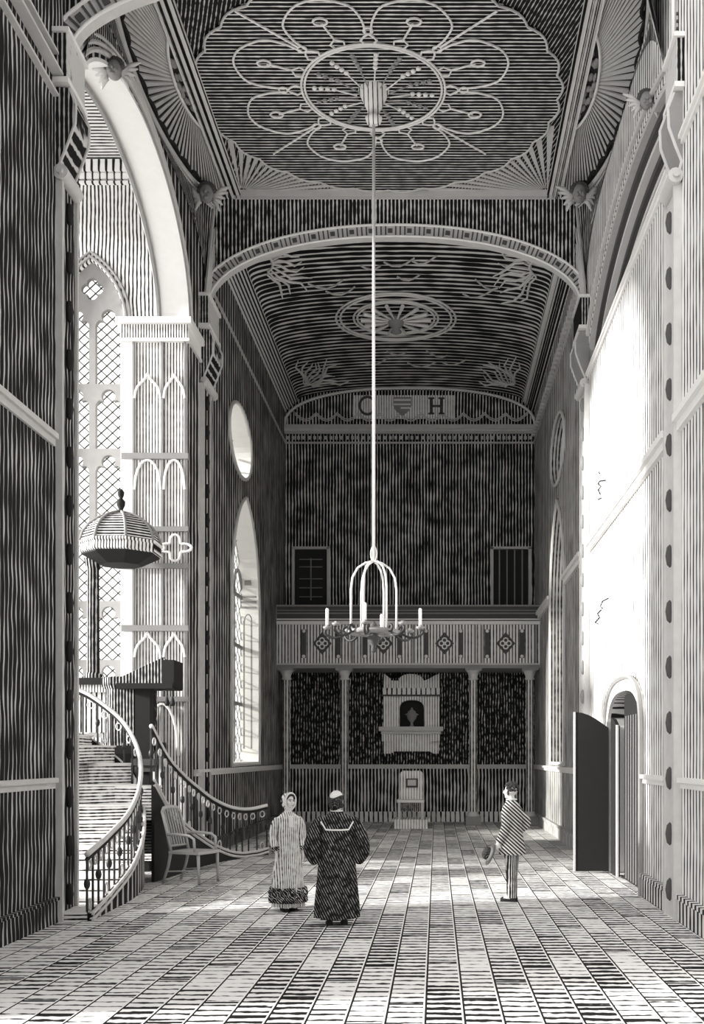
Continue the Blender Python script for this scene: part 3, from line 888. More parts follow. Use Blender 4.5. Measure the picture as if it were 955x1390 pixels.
spray((2.6, 27.2), PI - 1.2, PI + .6, 10, 1.7, 'feathered spray in the near right corner of the far vault')
spray((-4.3, 36.2), -1.5, -.1, 10, 1.8, 'feathered spray in the far left corner of the vault over the letters')
spray((2.55, 36.2), PI + .1, PI + 1.5, 10, 1.8, 'feathered spray in the far right corner of the vault over the letters')
sw = thing('scroll_ornament', 'loose curling scroll lines around the far vault medallion', 'ceiling ornament', (-1.1, 30, 14.3)); rr = random.Random(5)
for (x, y, l) in ((-3.3, 28.4, .9), (-2.9, 28.9, .8), (-1.3, 27.3, .8), (-.6, 27.2, .7), (-1.0, 28.2, .6), (.7, 29.0, .9), (1.0, 28.5, .7), (-1.9, 27.6, .5), (-2.2, 34.2, .8), (-.9, 34.4, .9), (.2, 34.2, .8), (-.3, 33.6, .7), (-1.5, 33.5, .6)):
    a = rr.uniform(-.6, .6); pts = [(x + l * t * math.cos(a), y + .5 * l * math.sin(a + 3 * t), 0) for t in (0, .25, .5, .75, 1)]
    MB().tube([(q[0], q[1], vz(q[0]) - .03) for q in pts], .025, 5).build('scroll_line', 'light', sw)

# tympanum on the back wall with letters
ty = thing('tympanum', 'low arched panel with letters C and H beside a shield over the far wall', 'sign', (-.89, YB - .12, 13.2))
def tcurve(off=0):
    return [(-.89 + (4.16 - off) * math.copysign(abs(math.cos(t)) ** (2 / 2.3), math.cos(t)), 13.2 + (1.24 - off) * abs(math.sin(t)) ** (2 / 2.3)) for t in [PI * i / 40 for i in range(41)]]
MB().plate(tcurve(.05), [], (0, YB - .1, 0), (1, 0, 0), (0, 0, 1), (0, .1, 0)).build('ground', 'wall_back', ty)
m = MB(); m.tube([(x, YB - .14, z) for x, z in tcurve()], .045, 6); m.build('rim', 'white', ty, smooth=True)
m = MB(); m.box(XL, XR, YB - .2, YB, 12.98, 13.05).box(XL, XR, YB - .28, YB, 13.05, 13.1).box(XL, XR, YB - .24, YB, 13.1, 13.2); m.build('ledge', 'light', ty)
m = MB(); nsw = 11
for k in range(nsw):
    x0 = -4.7 + k * .7
    for dz in (0, -.06):
        m.tube([(x0 + .7 * i / 8, YB - .13, 13.62 - (.22 * math.sin(PI * i / 8) + 0) + dz) for i in range(9)], .018, 5)
m.build('swag', 'light', ty)
xl, xr_ = (480 - VX) / 40.6, (616 - VX) / 40.6
MB().box(xl, xr_, YB - .125, YB - .1, 13.42, 14.2).build('letter_panel', 'monument', ty)
m = MB(); c = ((499 - VX) / 40.6, YB - .14, 13.85)
m.tube([(c[0] + .26 * math.cos(t), c[1], c[2] + .29 * math.sin(t)) for t in [.7 + (2 * PI - 1.4) * i / 20 for i in range(21)]], .045, 6)
m.build('letter_c', 'darkg', ty)
m = MB(); x = (592 - VX) / 40.6
for dx in (-.17, .17): m.box(x + dx - .04, x + dx + .04, YB - .16, YB - .12, 13.58, 14.1); m.box(x + dx - .1, x + dx + .1, YB - .16, YB - .12, 13.56, 13.61); m.box(x + dx - .1, x + dx + .1, YB - .16, YB - .12, 14.07, 14.12)
m.box(x - .17, x + .17, YB - .16, YB - .12, 13.8, 13.87); m.build('letter_h', 'darkg', ty)
x = (546 - VX) / 40.6
sh = [(x - .3, 14.13), (x + .3, 14.13), (x + .3, 13.85), (x + .22, 13.68), (x, 13.5), (x - .22, 13.68), (x - .3, 13.85)]
sd = MB().plate(sh, [], (0, YB - .16, 0), (1, 0, 0), (0, 0, 1), (0, .03, 0)).build('shield', 'mid', ty)
m = MB(); m.box(x - .28, x + .28, YB - .18, YB - .16, 14.0, 14.06).box(x - .28, x + .28, YB - .18, YB - .16, 13.86, 13.91).box(x - .05, x + .26, YB - .18, YB - .16, 13.74, 13.79)
m.build('shield_bar', 'white', sd)

# ================================================================== GALLERY
GY = 35.0
gl = thing('gallery', 'pale panelled gallery front with diamond quatrefoils across the far wall', 'balcony', (-.89, GY, 5.09))
MB().box(XL, XR, GY, GY + .1, 5.12, 6.36).build('parapet', 'gallery', gl)
MB().box(XL, XR, GY, YB, 4.98, 5.12).build('gallery_floor', 'mid', gl)
m = MB(); m.box(XL, XR, GY - .1, GY + .18, 6.36, 6.46).box(XL, XR, GY - .07, GY + .15, 6.5, 6.54); m.build('cap_mould', 'white', gl)
m = MB(); m.box(XL, XR, GY - .03, GY + .12, 6.46, 6.5).box(XL, XR, GY, GY + .12, 6.54, 6.95); m.build('book_rest', 'darkg', gl)
m = MB(); m.box(XL, XR, GY - .04, GY + .14, 6.93, 6.98).box(XL, XR, GY - .02, GY, 6.7, 6.73).box(XL, XR, GY - .02, GY, 6.8, 6.82); m.build('book_rest_edge', 'mid', gl)
MB().box(XL, XR, GY - .05, GY + .1, 5.08, 5.13).build('lower_edge', 'light', gl)
zc = 5.76
def gx(p): return (p - VX) / 42.86
for d in (437, 520, 603, 686):
    c = gx(d)
    m = MB(); m.plate([(c - .3, zc), (c, zc - .36), (c + .3, zc), (c, zc + .36)], [], (0, GY - .015, 0), (1, 0, 0), (0, 0, 1), (0, .03, 0))
    dm = m.build('diamond', 'darkg', gl)
    m = MB()
    for a in range(4): m.tube([(c + .1 * math.cos(a * PI / 2) + .075 * math.cos(t), GY - .03, zc + .1 * math.sin(a * PI / 2) + .075 * math.sin(t)) for t in [2 * PI * i / 12 for i in range(12)]], .022, 5, closed=True)
    m.build('quatrefoil', 'white', dm)
    for e in (-25, 22):
        x = gx(d + e); sl = MB().box(x - .08, x + .08, GY - .015, GY + .01, 5.3, 6.2).build('slot', 'darkg', gl)
        m = MB()
        for z in (5.35, 6.15): m.ball((x, GY - .03, z), .055, 8, 6)
        m.build('slot_end', 'white', sl)
for d in (395, 478, 561, 644.5, 653, 727):
    x = gx(d); MB().box(x - .035, x + .035, GY - .02, GY + .01, 5.14, 6.34).build('stile', 'mid', gl)

def gcol(px, label):
    x = gx(px); o = thing('gallery_column', label, 'column', (x, GY + .1, 0), 'columns under the gallery')
    c = (x, GY + .1, 0)
    MB().lathe([(.14, .42), (.125, .7), (.125, 4.2), (.12, 4.62)], c, 18).build('shaft', 'column', o, smooth='auto')
    MB().box(x - .24, x + .24, GY - .14, GY + .34, 0, .28).build('plinth', 'mid', o)
    MB().lathe([(.23, .28), (.2, .34), (.16, .37), (.17, .4), (.14, .43)], c, 18).build('base', 'light', o, smooth=True)
    MB().lathe([(.12, 4.6), (.17, 4.64), (.13, 4.7), (.19, 4.86), (.25, 4.9)], c, 18).build('capital', 'light', o, smooth=True)
    MB().box(x - .26, x + .26, GY - .16, GY + .36, 4.9, 4.98).build('abacus', 'mid', o)
gcol(388, 'gallery column in the dark left corner beyond the lancet window')
gcol(467, 'gallery column rising behind the man in the black gown')
gcol(642, 'gallery column standing between the throne and the man with a hat')
gcol(719, 'gallery column in the right corner behind the man with a hat')

# wall monument with niche and urn
mo = thing('wall_monument', 'pale marble wall monument with arched niche and shelf under the gallery', 'monument', ((559 - VX) / 40.6, YB, 2.3))
def q(px, py): return ((px - VX) / 40.6, EYE - (py - VY) / 40.6)
x0, x1 = q(521, 0)[0], q(596, 0)[0]
nx0, nx1 = q(542.5, 0)[0], q(575.5, 0)[0]
niche = [(nx0, 3.16), (nx1, 3.16), (nx1, 3.75)] + arc((nx0 + nx1) / 2, 3.75, (nx1 - nx0) / 2, .3, 0, PI, 12, 2.5) 
MB().plate([(x0, 3.16), (nx0 - .0, 3.16)] + [(nx0, 3.75)] + list(reversed(niche[3:-1])) + [(nx1, 3.16), (x1, 3.16), (x1, 4.2), (x0, 4.2)], [], (0, YB - .4, 0), (1, 0, 0), (0, 0, 1), (0, .4, 0)).build('niche_panel', 'monument', mo)
MB().box(nx0 - .02, nx1 + .02, YB - .06, YB, 3.1, 4.15).build('niche_back', 'black', mo)
MB().box(x0 - .05, x1 + .05, YB - .46, YB, 4.2, 4.44).build('cornice', 'band', mo)
MB().box(x0 - .07, x1 + .07, YB - .5, YB, 4.17, 4.22).build('cornice_edge', 'darkg', mo)
cr = [(x0, 4.44), (x1, 4.44), (x1, 4.92), q(590, 918), q(583, 922), q(576, 925)] + [q(558 + 17 * math.cos(t), 925 - 9 * math.sin(t)) for t in [PI * i / 10 for i in range(11)]] + [q(532, 925), q(530, 922), (x0 + .02, 4.92)]
MB().plate(cr, [], (0, YB - .38, 0), (1, 0, 0), (0, 0, 1), (0, .38, 0)).build('crest', 'monument', mo)
MB().box(q(515, 0)[0], q(601, 0)[0], YB - .6, YB, 3.02, 3.16).box(q(518, 0)[0], q(598, 0)[0], YB - .52, YB, 2.92, 3.02).build('shelf', 'light', mo)
for a, b in ((519, 533), (584, 597)): MB().box(q(a, 0)[0], q(b, 0)[0], YB - .48, YB, 2.68, 2.92).build('shelf_bracket', 'monument', mo)
ap = [(x0, 2.92), (x1, 2.92), q(595, 1023), q(588, 1023), q(583, 1020), q(535, 1020), q(530, 1023), q(521, 1023)]
MB().plate(ap, [], (0, YB - .3, 0), (1, 0, 0), (0, 0, 1), (0, .3, 0)).build('apron', 'monument', mo)
tag(MB().lathe([(.1, 0), (.05, .05), (.04, .14), (.14, .26), (.18, .38), (.24, .41), (.13, .46), (.14, .5), (.03, .58), (.04, .62), (.01, .64)], ((nx0 + nx1) / 2, YB - .3, 3.16), 14).build('urn', 'mid', None, smooth=True),
    'small grey lidded urn standing in the niche of the wall monument', 'urn')

# throne chair on its block
TY = 33.9; tcx = (558 - VX) / 44.2
tb = MB().box(tcx - .52, tcx + .52, TY - .6, TY + .6, 0, .26); tb.box(tcx - .56, tcx + .56, TY - .64, TY + .64, .22, .28)
tag(tb.build('plinth', 'monument'), 'low pale lined plinth under the high-backed chair', 'plinth')
th = thing('high_backed_chair', 'pale high-backed square chair on a plinth below the wall monument', 'chair', (tcx, TY, .28))
bp = [(tcx - .36, .85), (tcx + .36, .85), (tcx + .36, 1.65), (tcx + .28, 1.74), (tcx - .28, 1.74), (tcx - .36, 1.65)]
MB().plate(bp, [], (0, TY + .3, 0), (1, 0, 0), (0, 0, 1), (0, .12, 0)).build('backrest', 'monument', th)
MB().box(tcx - .17, tcx + .2, TY + .26, TY + .3, 1.22, 1.5).build('back_emblem', 'darkg', th)
MB().box(tcx - .12, tcx + .14, TY + .245, TY + .26, 1.28, 1.46).build('emblem_face', 'light', th)
MB().box(tcx - .43, tcx + .4, TY - .35, TY + .42, .78, .86).build('seat', 'white', th)
MB().box(tcx - .34, tcx + .34, TY - .28, TY - .22, .52, .78).build('apron', 'oak', th)
for a in (-.36, .34):
    for y in (-.28, .34): MB().box(tcx + a - .04, tcx + a + .04, TY + y - .04, TY + y + .04, .28, .78).build('leg', 'light', th)

# ================================================================== DOOR (right wall)
dr = thing('door_1', 'x', 'x', (XR, D0, 0)); del dr['label']; del dr['category']; struct(dr)
m = MB()
oc = [(D0 - .18, 0), (D0 - .18, 2.6)] + arc((D0 + D1) / 2, 2.6, (D1 - D0) / 2 + .18, .95, PI, 0, 20, 2.6) + [(D1 + .18, 2.6), (D1 + .18, 0), (D1, 0)] + list(reversed(darch)) + [(D0, 0)]
m.plate(oc, [], (XR - .06, 0, 0), (0, 1, 0), (0, 0, 1), (.06, 0, 0)); m.build('door_surround', 'white', dr)
m = MB(); m.tube([(XR - .07, a, b) for a, b in [(D0 - .18, 0), (D0 - .18, 2.6)] + arc((D0 + D1) / 2, 2.6, (D1 - D0) / 2 + .18, .95, PI, 0, 24, 2.6) + [(D1 + .18, 0)]], .045, 6)
m.build('hood_mould', 'mid', dr)
# leaf standing open across the room, hinge at the far jamb
def leaf_outline(w): return [(0, .04), (w, .04), (w, 2.72)] + [(w * (1 - t), 2.72 + .3 * math.sin(t * PI / 2)) for t in (.2, .4, .6, .8)] + [(0, 3.02)]
W1 = .62
o = MB().plate(leaf_outline(W1), [], (XR - .05 - W1, D1 - .06, 0), (1, 0, 0), (0, 0, 1), (0, -.07, 0)).build('door_leaf', 'black', dr)
MB().box(XR - .08 - W1, XR - .05 - W1, D1 - .14, D1 - .05, .04, 3.02).build('leaf_edge', 'light', o)
o2 = MB().plate([(0, .04), (.66, .04), (.66, 2.9), (.35, 2.86), (0, 2.72)], [], (XR + .0, D1 - 1.1, 0), (.0, 1, 0), (0, 0, 1), (-.06, 0, 0)).build('door_leaf', 'black', dr)
MB().box(XR - .07, XR - .03, D1 - 1.13, D1 - 1.08, .04, 2.75).build('leaf_edge', 'light', o2)
# boarded closed leaf
LW = 2.1
pts = [(D0 + .02, 0.02), (D0 + LW, .02), (D0 + LW, 3.2)] + [q_ for q_ in reversed(darch) if q_[0] < D0 + LW]
pts = [pts[0], pts[1], pts[2]] + [(a, b - .04) for a, b in pts[3:]]
o3 = MB().plate(pts, [], (XR + .06, 0, 0), (0, 1, 0), (0, 0, 1), (.06, 0, 0)).build('boarded_leaf', 'black', dr)
m = MB()
for k in range(8):
    y = D0 + .2 + k * .24; m.box(XR + .052, XR + .062, y, y + .03, .05, 2.9)
m.build('board_joint', 'mid', o3)

# ================================================================== STAIRS AND PULPIT
def balustrade_stair(name, label, ctl, railh, width, nst, newel_first=True, side=1, clampf=None, skirt='oak_y', zmin=0):
    pts = []
    for px, py, S in ctl:
        v = P(px, py, S); pts.append(v)
    N = 160
    rp = sm(pts, N)
    base = [Vector((p.x, p.y, max(zmin, p.z - railh))) for p in rp]
    o = thing(name, label, 'staircase', (base[0].x, base[0].y, 0))
    # arc-length sampling in plan
    L = [0]
    for i in range(1, N + 1): L.append(L[-1] + (Vector(rp[i].xy) - Vector(rp[i - 1].xy)).length)
    def at(seq, s_):
        s_ = max(0, min(L[-1], s_))
        for i in range(1, N + 1):
            if L[i] >= s_ - 1e-9:
                f_ = (s_ - L[i - 1]) / max(1e-6, L[i] - L[i - 1]); return seq[i - 1].lerp(seq[i], f_)
        return seq[-1]
    def inner(s_):
        p = at(base, s_); d = at(base, s_ + .15) - at(base, s_ - .15); d.z = 0; d.normalize()
        n_ = Vector((-d.y, d.x, 0)) * side; wv = width(s_ / L[-1]) if callable(width) else width
        r = p + n_ * wv
        return clampf(r, p) if clampf else r
    for k in range(nst):
        s0, s1 = L[-1] * k / nst, L[-1] * (k + 1) / nst
        z = max(.12, at(base, s1).z)
        o0, o1, i0, i1 = at(base, s0), at(base, s1), inner(s0), inner(s1)
        om, im = at(base, (s0 + s1) / 2), inner((s0 + s1) / 2)
        ring = [o0, om, o1, i1, im, i0]
        zb = max(0, z - .6)
        m = MB().loft([[Vector((a.x, a.y, zb)) for a in ring], [Vector((a.x, a.y, z - .03)) for a in ring]])
        st = m.build('step', 'step', o)
        dd = (o1 - o0); dd.z = 0; dd.normalize()
        ring2 = [o0 - dd * .03, om, o1, i1, im, i0 - dd * .03]
        MB().loft([[Vector((a.x, a.y, z - .03)) for a in ring2], [Vector((a.x, a.y, z)) for a in ring2]]).build('nosing', 'white', st)
    # skirt between stair and floor
    r = []
    for i in range(0, N + 1, 4):
        p = base[i]; d = base[min(N, i + 2)] - base[max(0, i - 2)]; d.z = 0; d.normalize(); n_ = Vector((-d.y, d.x, 0)) * side
        a = p - n_ * .06; b = p - n_ * .005; zt = max(.1, p.z + .1)
        r.append([Vector((a.x, a.y, 0)), Vector((b.x, b.y, 0)), Vector((b.x, b.y, zt)), Vector((a.x, a.y, zt))])
    MB().loft(r).build('skirt', skirt, o)
    m = MB()
    for dz in (.1, .02): m.tube([Vector((q_[0].x, q_[0].y, q_[3].z - .0 + (dz - .1))) for q_ in r], .028, 6)
    m.build('string_mould', 'light', o)
    MB().tube(rp, .038, 10).build('handrail', 'rail', o, smooth=True)
    MB().tube([p + Vector((0, 0, -.06)) for p in rp], .03, 6).build('rail_underside', 'black', o)
    # balusters
    nb_ = int(L[-1] / .27)
    for k in range(nb_ + 1):
        s_ = L[-1] * k / nb_; b = at(base, s_); t = at(rp, s_)
        zb = max(.1, b.z + .08); m = MB(); h = t.z - zb
        m.tube([(b.x, b.y, zb), (b.x, b.y, t.z - .05)], .017, 6)
        ba = m.build('baluster', 'iron', o)
        if k % 2 == 0:
            m = MB(); m.ball((b.x, b.y, zb + h * .5), (.045, .045, .075), 8, 6); m.build('knop', 'iron', ba, smooth=True)
        m = MB(); bn = at(base, s_ + .13); tn_ = at(rp, s_ + .13)
        c = Vector((bn.x, bn.y, tn_.z - .17)); d = (at(base, s_ + .18) - at(base, s_ + .02)); d.z = 0
        if d.length > 1e-4 and k < nb_:
            d.normalize(); m.tube([c + d * .065 * math.cos(a) + Vector((0, 0, .065 * math.sin(a))) for a in [2 * PI * i / 10 for i in range(10)]], .014, 5, closed=True)
            c2 = Vector((bn.x, bn.y, max(.1, bn.z + .08) + .1))
            if k % 3 == 0: m.tube([c2 + d * .06 * math.cos(a) + Vector((0, 0, .08 * math.sin(a))) for a in [2 * PI * i / 10 for i in range(10)]], .014, 5, closed=True)
            m.build('ring_ornament', 'light', ba)
    return o, rp, base
lc = [(118, 1160, 101.8), (147, 1134, 95), (176, 1101, 88), (190, 1063, 81), (188, 1021, 77), (167, 980, 75), (126, 946, 74.5), (92, 931, 74.5)]
def cl(r, p):
    r = r.copy()
    if r.y < 15.45 : r.x = max(r.x, XL + .03)
    return r
balustrade_stair('curved_staircase', 'left curved stair with light steps and iron balusters winding up to the pulpit', lc, .9, lambda t: 1.35, 15, clampf=cl, skirt='oak_y')
rcv = [(362, 1093, 61), (339, 1098, 62), (315, 1096, 64), (290, 1085, 66), (266, 1067, 69), (246, 1049, 72), (226, 1025, 75), (205, 985, 78)]
def cr_(r, p):
    r = r.copy()
    if r.y > 22.2 or p.y > 22.2: r.x = max(r.x, XL + .1)
    return r
balustrade_stair('curved_staircase', 'right curved stair rail sweeping down from the pulpit behind the armchair', rcv, 1.05, lambda t: .8, 10, side=-1, clampf=cr_, skirt='black')  # black skirt puts the shade under this stair into its colour

S0 = 71.0; PY = F / S0
def pp_(px, py): return ((px - VX) / S0, EYE - (py - VY) / S0)
pu = thing('pulpit', 'dark wooden pulpit with domed sounding board on a post beside the stairs', 'pulpit', (-5.75, PY + .2, 0))
c = (-5.98, PY + .45, 0)
oct_ = lambda r0, z: (r0, z)
MB().lathe([(.5, 2.35), (.52, 2.5), (.52, 3.42)], c, 8, rot=PI / 8).build('drum', 'oak', pu)
MB().lathe([(.12, 0), (.12, .01), (.3, .02), (.3, .3), (.2, .4), (.16, 1.6), (.22, 1.9), (.46, 2.2), (.5, 2.35)], c, 8, rot=PI / 8).build('pedestal', 'black', pu)
m = MB().lathe([(.54, 3.42), (.6, 3.5), (.6, 3.62), (.57, 3.64)], c, 8, rot=PI / 8); m.build('rim_mould', 'oak', pu)
# landing parapet left of the drum
lx0, lx1 = -7.25, -6.25
MB().box(lx0, lx1, PY + .2, PY + .3, 2.6, 3.42).build('landing_panel', 'gallery', pu)
MB().box(lx0, lx1 + .1, PY + .12, PY + .36, 3.5, 3.63).build('landing_rail', 'black', pu)
MB().box(lx0, lx1 + .1, PY + .16, PY + .32, 3.36, 3.5).build('landing_frieze', 'frieze', pu)
MB().box(-6.9, -5.45, PY + .32, PY + 1.2, 2.25, 2.42).build('pulpit_floor', 'oak', pu)
# bracket pillar below the desk
a, b = pp_(186, 928), pp_(206, 1040)
MB().box(a[0], b[0], PY - .15, PY + .12, 2.08, 3.45).build('front_post', 'black', pu)
MB().box(a[0] - .06, b[0] + .1, PY - .22, PY + .16, 1.98, 2.1).box(a[0], b[0] + .04, PY - .18, PY + .12, 1.86, 1.98).build('post_foot', 'darkg', pu)
MB().box(a[0] + .02, b[0] - .02, PY - .12, PY + .1, 0, 1.86).build('post_base', 'black', pu)
# book desk wedge
d0 = pp_(171, 925); d1 = pp_(225, 897); d2 = pp_(241, 901)
m = MB(); ring = [(d0[0], 3.5), (d1[0] + .12, 3.5), (d1[0] + .12, 3.92), (d1[0], 3.97), (d0[0], 3.62)]
m.plate(ring, [], (0, PY - .3, 0), (1, 0, 0), (0, 0, 1), (0, .75, 0)); m.build('book_desk', 'oak', pu)
m = MB(); m.box(d1[0] + .0, d2[0], PY - .31, PY + .46, 3.42, 3.93); m.build('desk_front', 'black', pu)
MB().box(d0[0] - .1, d2[0] - .02, PY - .33, PY + .46, 3.4, 3.5).build('desk_ledge', 'black', pu)
for tx in (231.5, 239):
    x = (tx - VX) / S0 
    MB().tube([(x, PY - .28, 3.45), (x, PY - .28, 3.22)], .012, 5).tube([(x, PY - .28, 3.24), (x, PY - .28, 3.12), (x, PY - .28, 3.08)], [.02, .05, .03], 8).build('tassel', 'black', pu)
# post and sounding board
px_ = pp_(120, 0)[0]
MB().lathe([(.17, 3.6), (.17, 3.7), (.12, 3.75), (.11, 5.7), (.14, 5.75), (.19, 5.9)], (px_, PY + .3, 0), 14).build('post', 'oak', pu, smooth='auto')
tc_ = (pp_(157, 0)[0], PY + .35, 0)
MB().lathe([(.4, 5.78), (.74, 5.95), (.74, 5.98)], tc_, 8, rot=PI / 8).build('soffit', 'black', pu)
MB().lathe([(.74, 5.98), (.78, 6.0), (.76, 6.14), (.8, 6.16), (.8, 6.2), (.74, 6.22)], tc_, 8, rot=PI / 8).build('cornice', 'frieze', pu)
dome = [(.76, 6.2), (.7, 6.38), (.58, 6.54), (.4, 6.67), (.2, 6.75), (.06, 6.79)]
MB().lathe(dome, tc_, 8, rot=PI / 8).build('dome', hatch('dome_lead', (0, 0, 1), .055, .42, paper=.8, wob=.02, rag=.2), pu)
m = MB()
for k in range(8):
    t = 2 * PI * k / 8 + PI / 8; m.tube([(tc_[0] + (r + .01) * math.cos(t), tc_[1] + (r + .01) * math.sin(t), z + .01) for r, z in dome], .028, 6)
m.build('dome_rib', 'mid', pu, smooth=True)
MB().lathe([(.07, 6.77), (.04, 6.85), (.08, 6.93), (.085, 7.0), (.03, 7.06), (.06, 7.12), (.065, 7.18), (.02, 7.24)], tc_, 10).build('finial', 'black', pu, smooth=True)

pu.scale = (1, 1, 1.02)
# ---------------------------------------------------------------- armchair
S1 = 78.0
ac = thing('wooden_armchair', 'slatted wooden armchair standing before the stair, left of the woman', 'chair', P(262, 1196, S1) * 1)
ac.location.z = 0; ROOT[ac.name] = Vector(ac.location)
AX, AY = ac.location.x, ac.location.y
rot = math.radians(-22)
def L3(a, b, z):   # a: forwards (towards +x), b: sideways
    return Vector((AX + a * math.cos(rot) - b * math.sin(rot), AY + a * math.sin(rot) + b * math.cos(rot), z))
SH = .56
m = MB(); ring = [(-.3, -.3), (.34, -.34), (.37, 0), (.34, .34), (-.3, .3)]
m.loft([[L3(a, b, SH - .05) for a, b in ring], [L3(a, b, SH) for a, b in ring]]); m.build('seat', 'chairwood', ac)
for a, b, ex in ((-.28, -.26, -.16), (-.28, .26, -.16), (.3, -.29, .02), (.3, .29, .02)):
    m = MB(); m.tube([L3(a, b, SH - .03), L3(a + ex * .3, b, .3), L3(a + ex, b, 0)], [.03, .026, .024], 8); m.build('leg', 'chairwood', ac, smooth=True)
m = MB()
for b in (-.26, .26): m.tube([L3(-.28, b, SH), L3(-.36, b, .9), L3(-.46, b * .95, 1.22)], .028, 8)
m.tube([L3(-.46, -.25, 1.22), L3(-.48, -.18, 1.29), L3(-.49, 0, 1.31), L3(-.48, .18, 1.29), L3(-.46, .25, 1.22)], .035, 8)
m.tube([L3(-.3, -.26, SH + .08), L3(-.3, .26, SH + .08)], .02, 6)
m.build('back_frame', 'chairwood', ac, smooth=True)
for k in range(6):
    b = -.18 + .072 * k; m = MB(); m.tube([L3(-.3, b, SH + .06), L3(-.37, b, .9), L3(-.475, b, 1.28)], .016, 6, flat=.6); m.build('back_slat', 'chairwood', ac)
for e in (-1, 1):
    m = MB(); m.tube([L3(-.33, e * .28, .84), L3(-.1, e * .32, .85), L3(.15, e * .33, .83), L3(.24, e * .33, .78), L3(.25, e * .32, SH)], .025, 8); m.build('armrest', 'chairwood', ac, smooth=True)
for e in (-1, 1): MB().tube([L3(-.34, e * .26, .2), L3(.3, e * .29, .24)], .015, 6).build('stretcher', 'chairwood', ac)

# ================================================================== CHANDELIER
SC = 73.4; HY = F / SC; HX = (507 - VX) / SC
def hz(py): return EYE - (py - VY) / SC
ch = thing('chandelier', 'hanging iron chandelier with hooped frame on a long thin rod', 'chandelier', (HX, HY, hz(858)))
MB().tube([(HX, HY, 14.2), (HX, HY, hz(762))], .028, 8).build('rod', 'white', ch, smooth=True)
m = MB(); m.tube([(HX + .05 * math.cos(t), HY, hz(752) + .13 * math.sin(t)) for t in [2 * PI * i / 16 for i in range(16)]], .017, 6, closed=True)
m.build('hanging_loop', 'white', ch, smooth=True)
for k in range(3):
    a = PI * k / 3 + .12; dx, dy = math.cos(a), math.sin(a); R = .42
    pts = [(-R, hz(857)), (-R, hz(800)), (-R * .93, hz(784)), (-R * .7, hz(771)), (-R * .35, hz(764)), (0, hz(762)), (R * .35, hz(764)), (R * .7, hz(771)), (R * .93, hz(784)), (R, hz(800)), (R, hz(857))]
    MB().tube([(HX + r * dx, HY + r * dy, z) for r, z in pts], .02, 6).build('hoop', 'bright_iron', ch, smooth=True)
m = MB(); zc = hz(858)
m.tube([(HX + .43 * math.cos(t), HY + .43 * math.sin(t), zc) for t in [2 * PI * i / 32 for i in range(32)]], .05, 8, closed=True)
for k in range(3):
    a = PI * k / 3 + .12; m.bar((HX - .43 * math.cos(a), HY - .43 * math.sin(a), zc), (HX + .43 * math.cos(a), HY + .43 * math.sin(a), zc), .09, .05)
m.build('ring', 'mid', ch, smooth='auto')
MB().lathe([(.02, -.38), (.06, -.34), (.03, -.27), (.1, -.2), (.12, -.1), (.06, -.04), (.12, .04), (.06, .14), (.02, .2)], (HX, HY, zc), 12).build('pendant', 'darkg', ch, smooth=True)
AZ = [0, 180, 262, 83, 130, 310, 222, 40]
cd = 0
for k, az in enumerate(AZ):
    a = math.radians(az); d = Vector((math.cos(a), math.sin(a), 0)); c = Vector((HX, HY, zc))
    Rr = .86 if k != 2 else .8
    prof = [(.42, 0), (.5, .1), (.57, .05), (.53, -.02), (.56, -.06), (.66, -.1), (.78, -.1), (Rr + .03, -.04), (Rr + .04, .02), (Rr, .06)]
    m = MB(); m.tube([c + d * r + Vector((0, 0, z)) for r, z in sm([Vector((r, z, 0)) for r, z in prof], 30) for _ in (0,)] if False else [c + d * v.x + Vector((0, 0, v.y)) for v in sm([Vector((r, z, 0)) for r, z in prof], 30)], .024, 6)
    m.tube([c + d * (.5 + .06 * math.cos(t)) + Vector((0, 0, .03 + .06 * math.sin(t))) for t in [2 * PI * i / 12 for i in range(12)]], .02, 5, closed=True)
    m.build('arm', 'iron', ch, smooth=True)
    q_ = c + d * Rr
    MB().lathe([(.02, .04), (.075, .07), (.08, .1), (.035, .1), (.035, .13)], q_, 10).build('candle_cup', 'mid', ch, smooth=True)
    if k < 4:
        lab = ['right-hand white candle on the chandelier over the gallery front', 'left-hand white candle on the chandelier, furthest left', 'white candle at the front of the chandelier, left of centre', 'white candle at the back of the chandelier, right of centre'][k]
        tag(MB().lathe([(.028, .12), (.03, .42), (.02, .44)], q_, 10).build('candle', 'candle', None, smooth='auto'), lab, 'candle', 'candles on the chandelier')

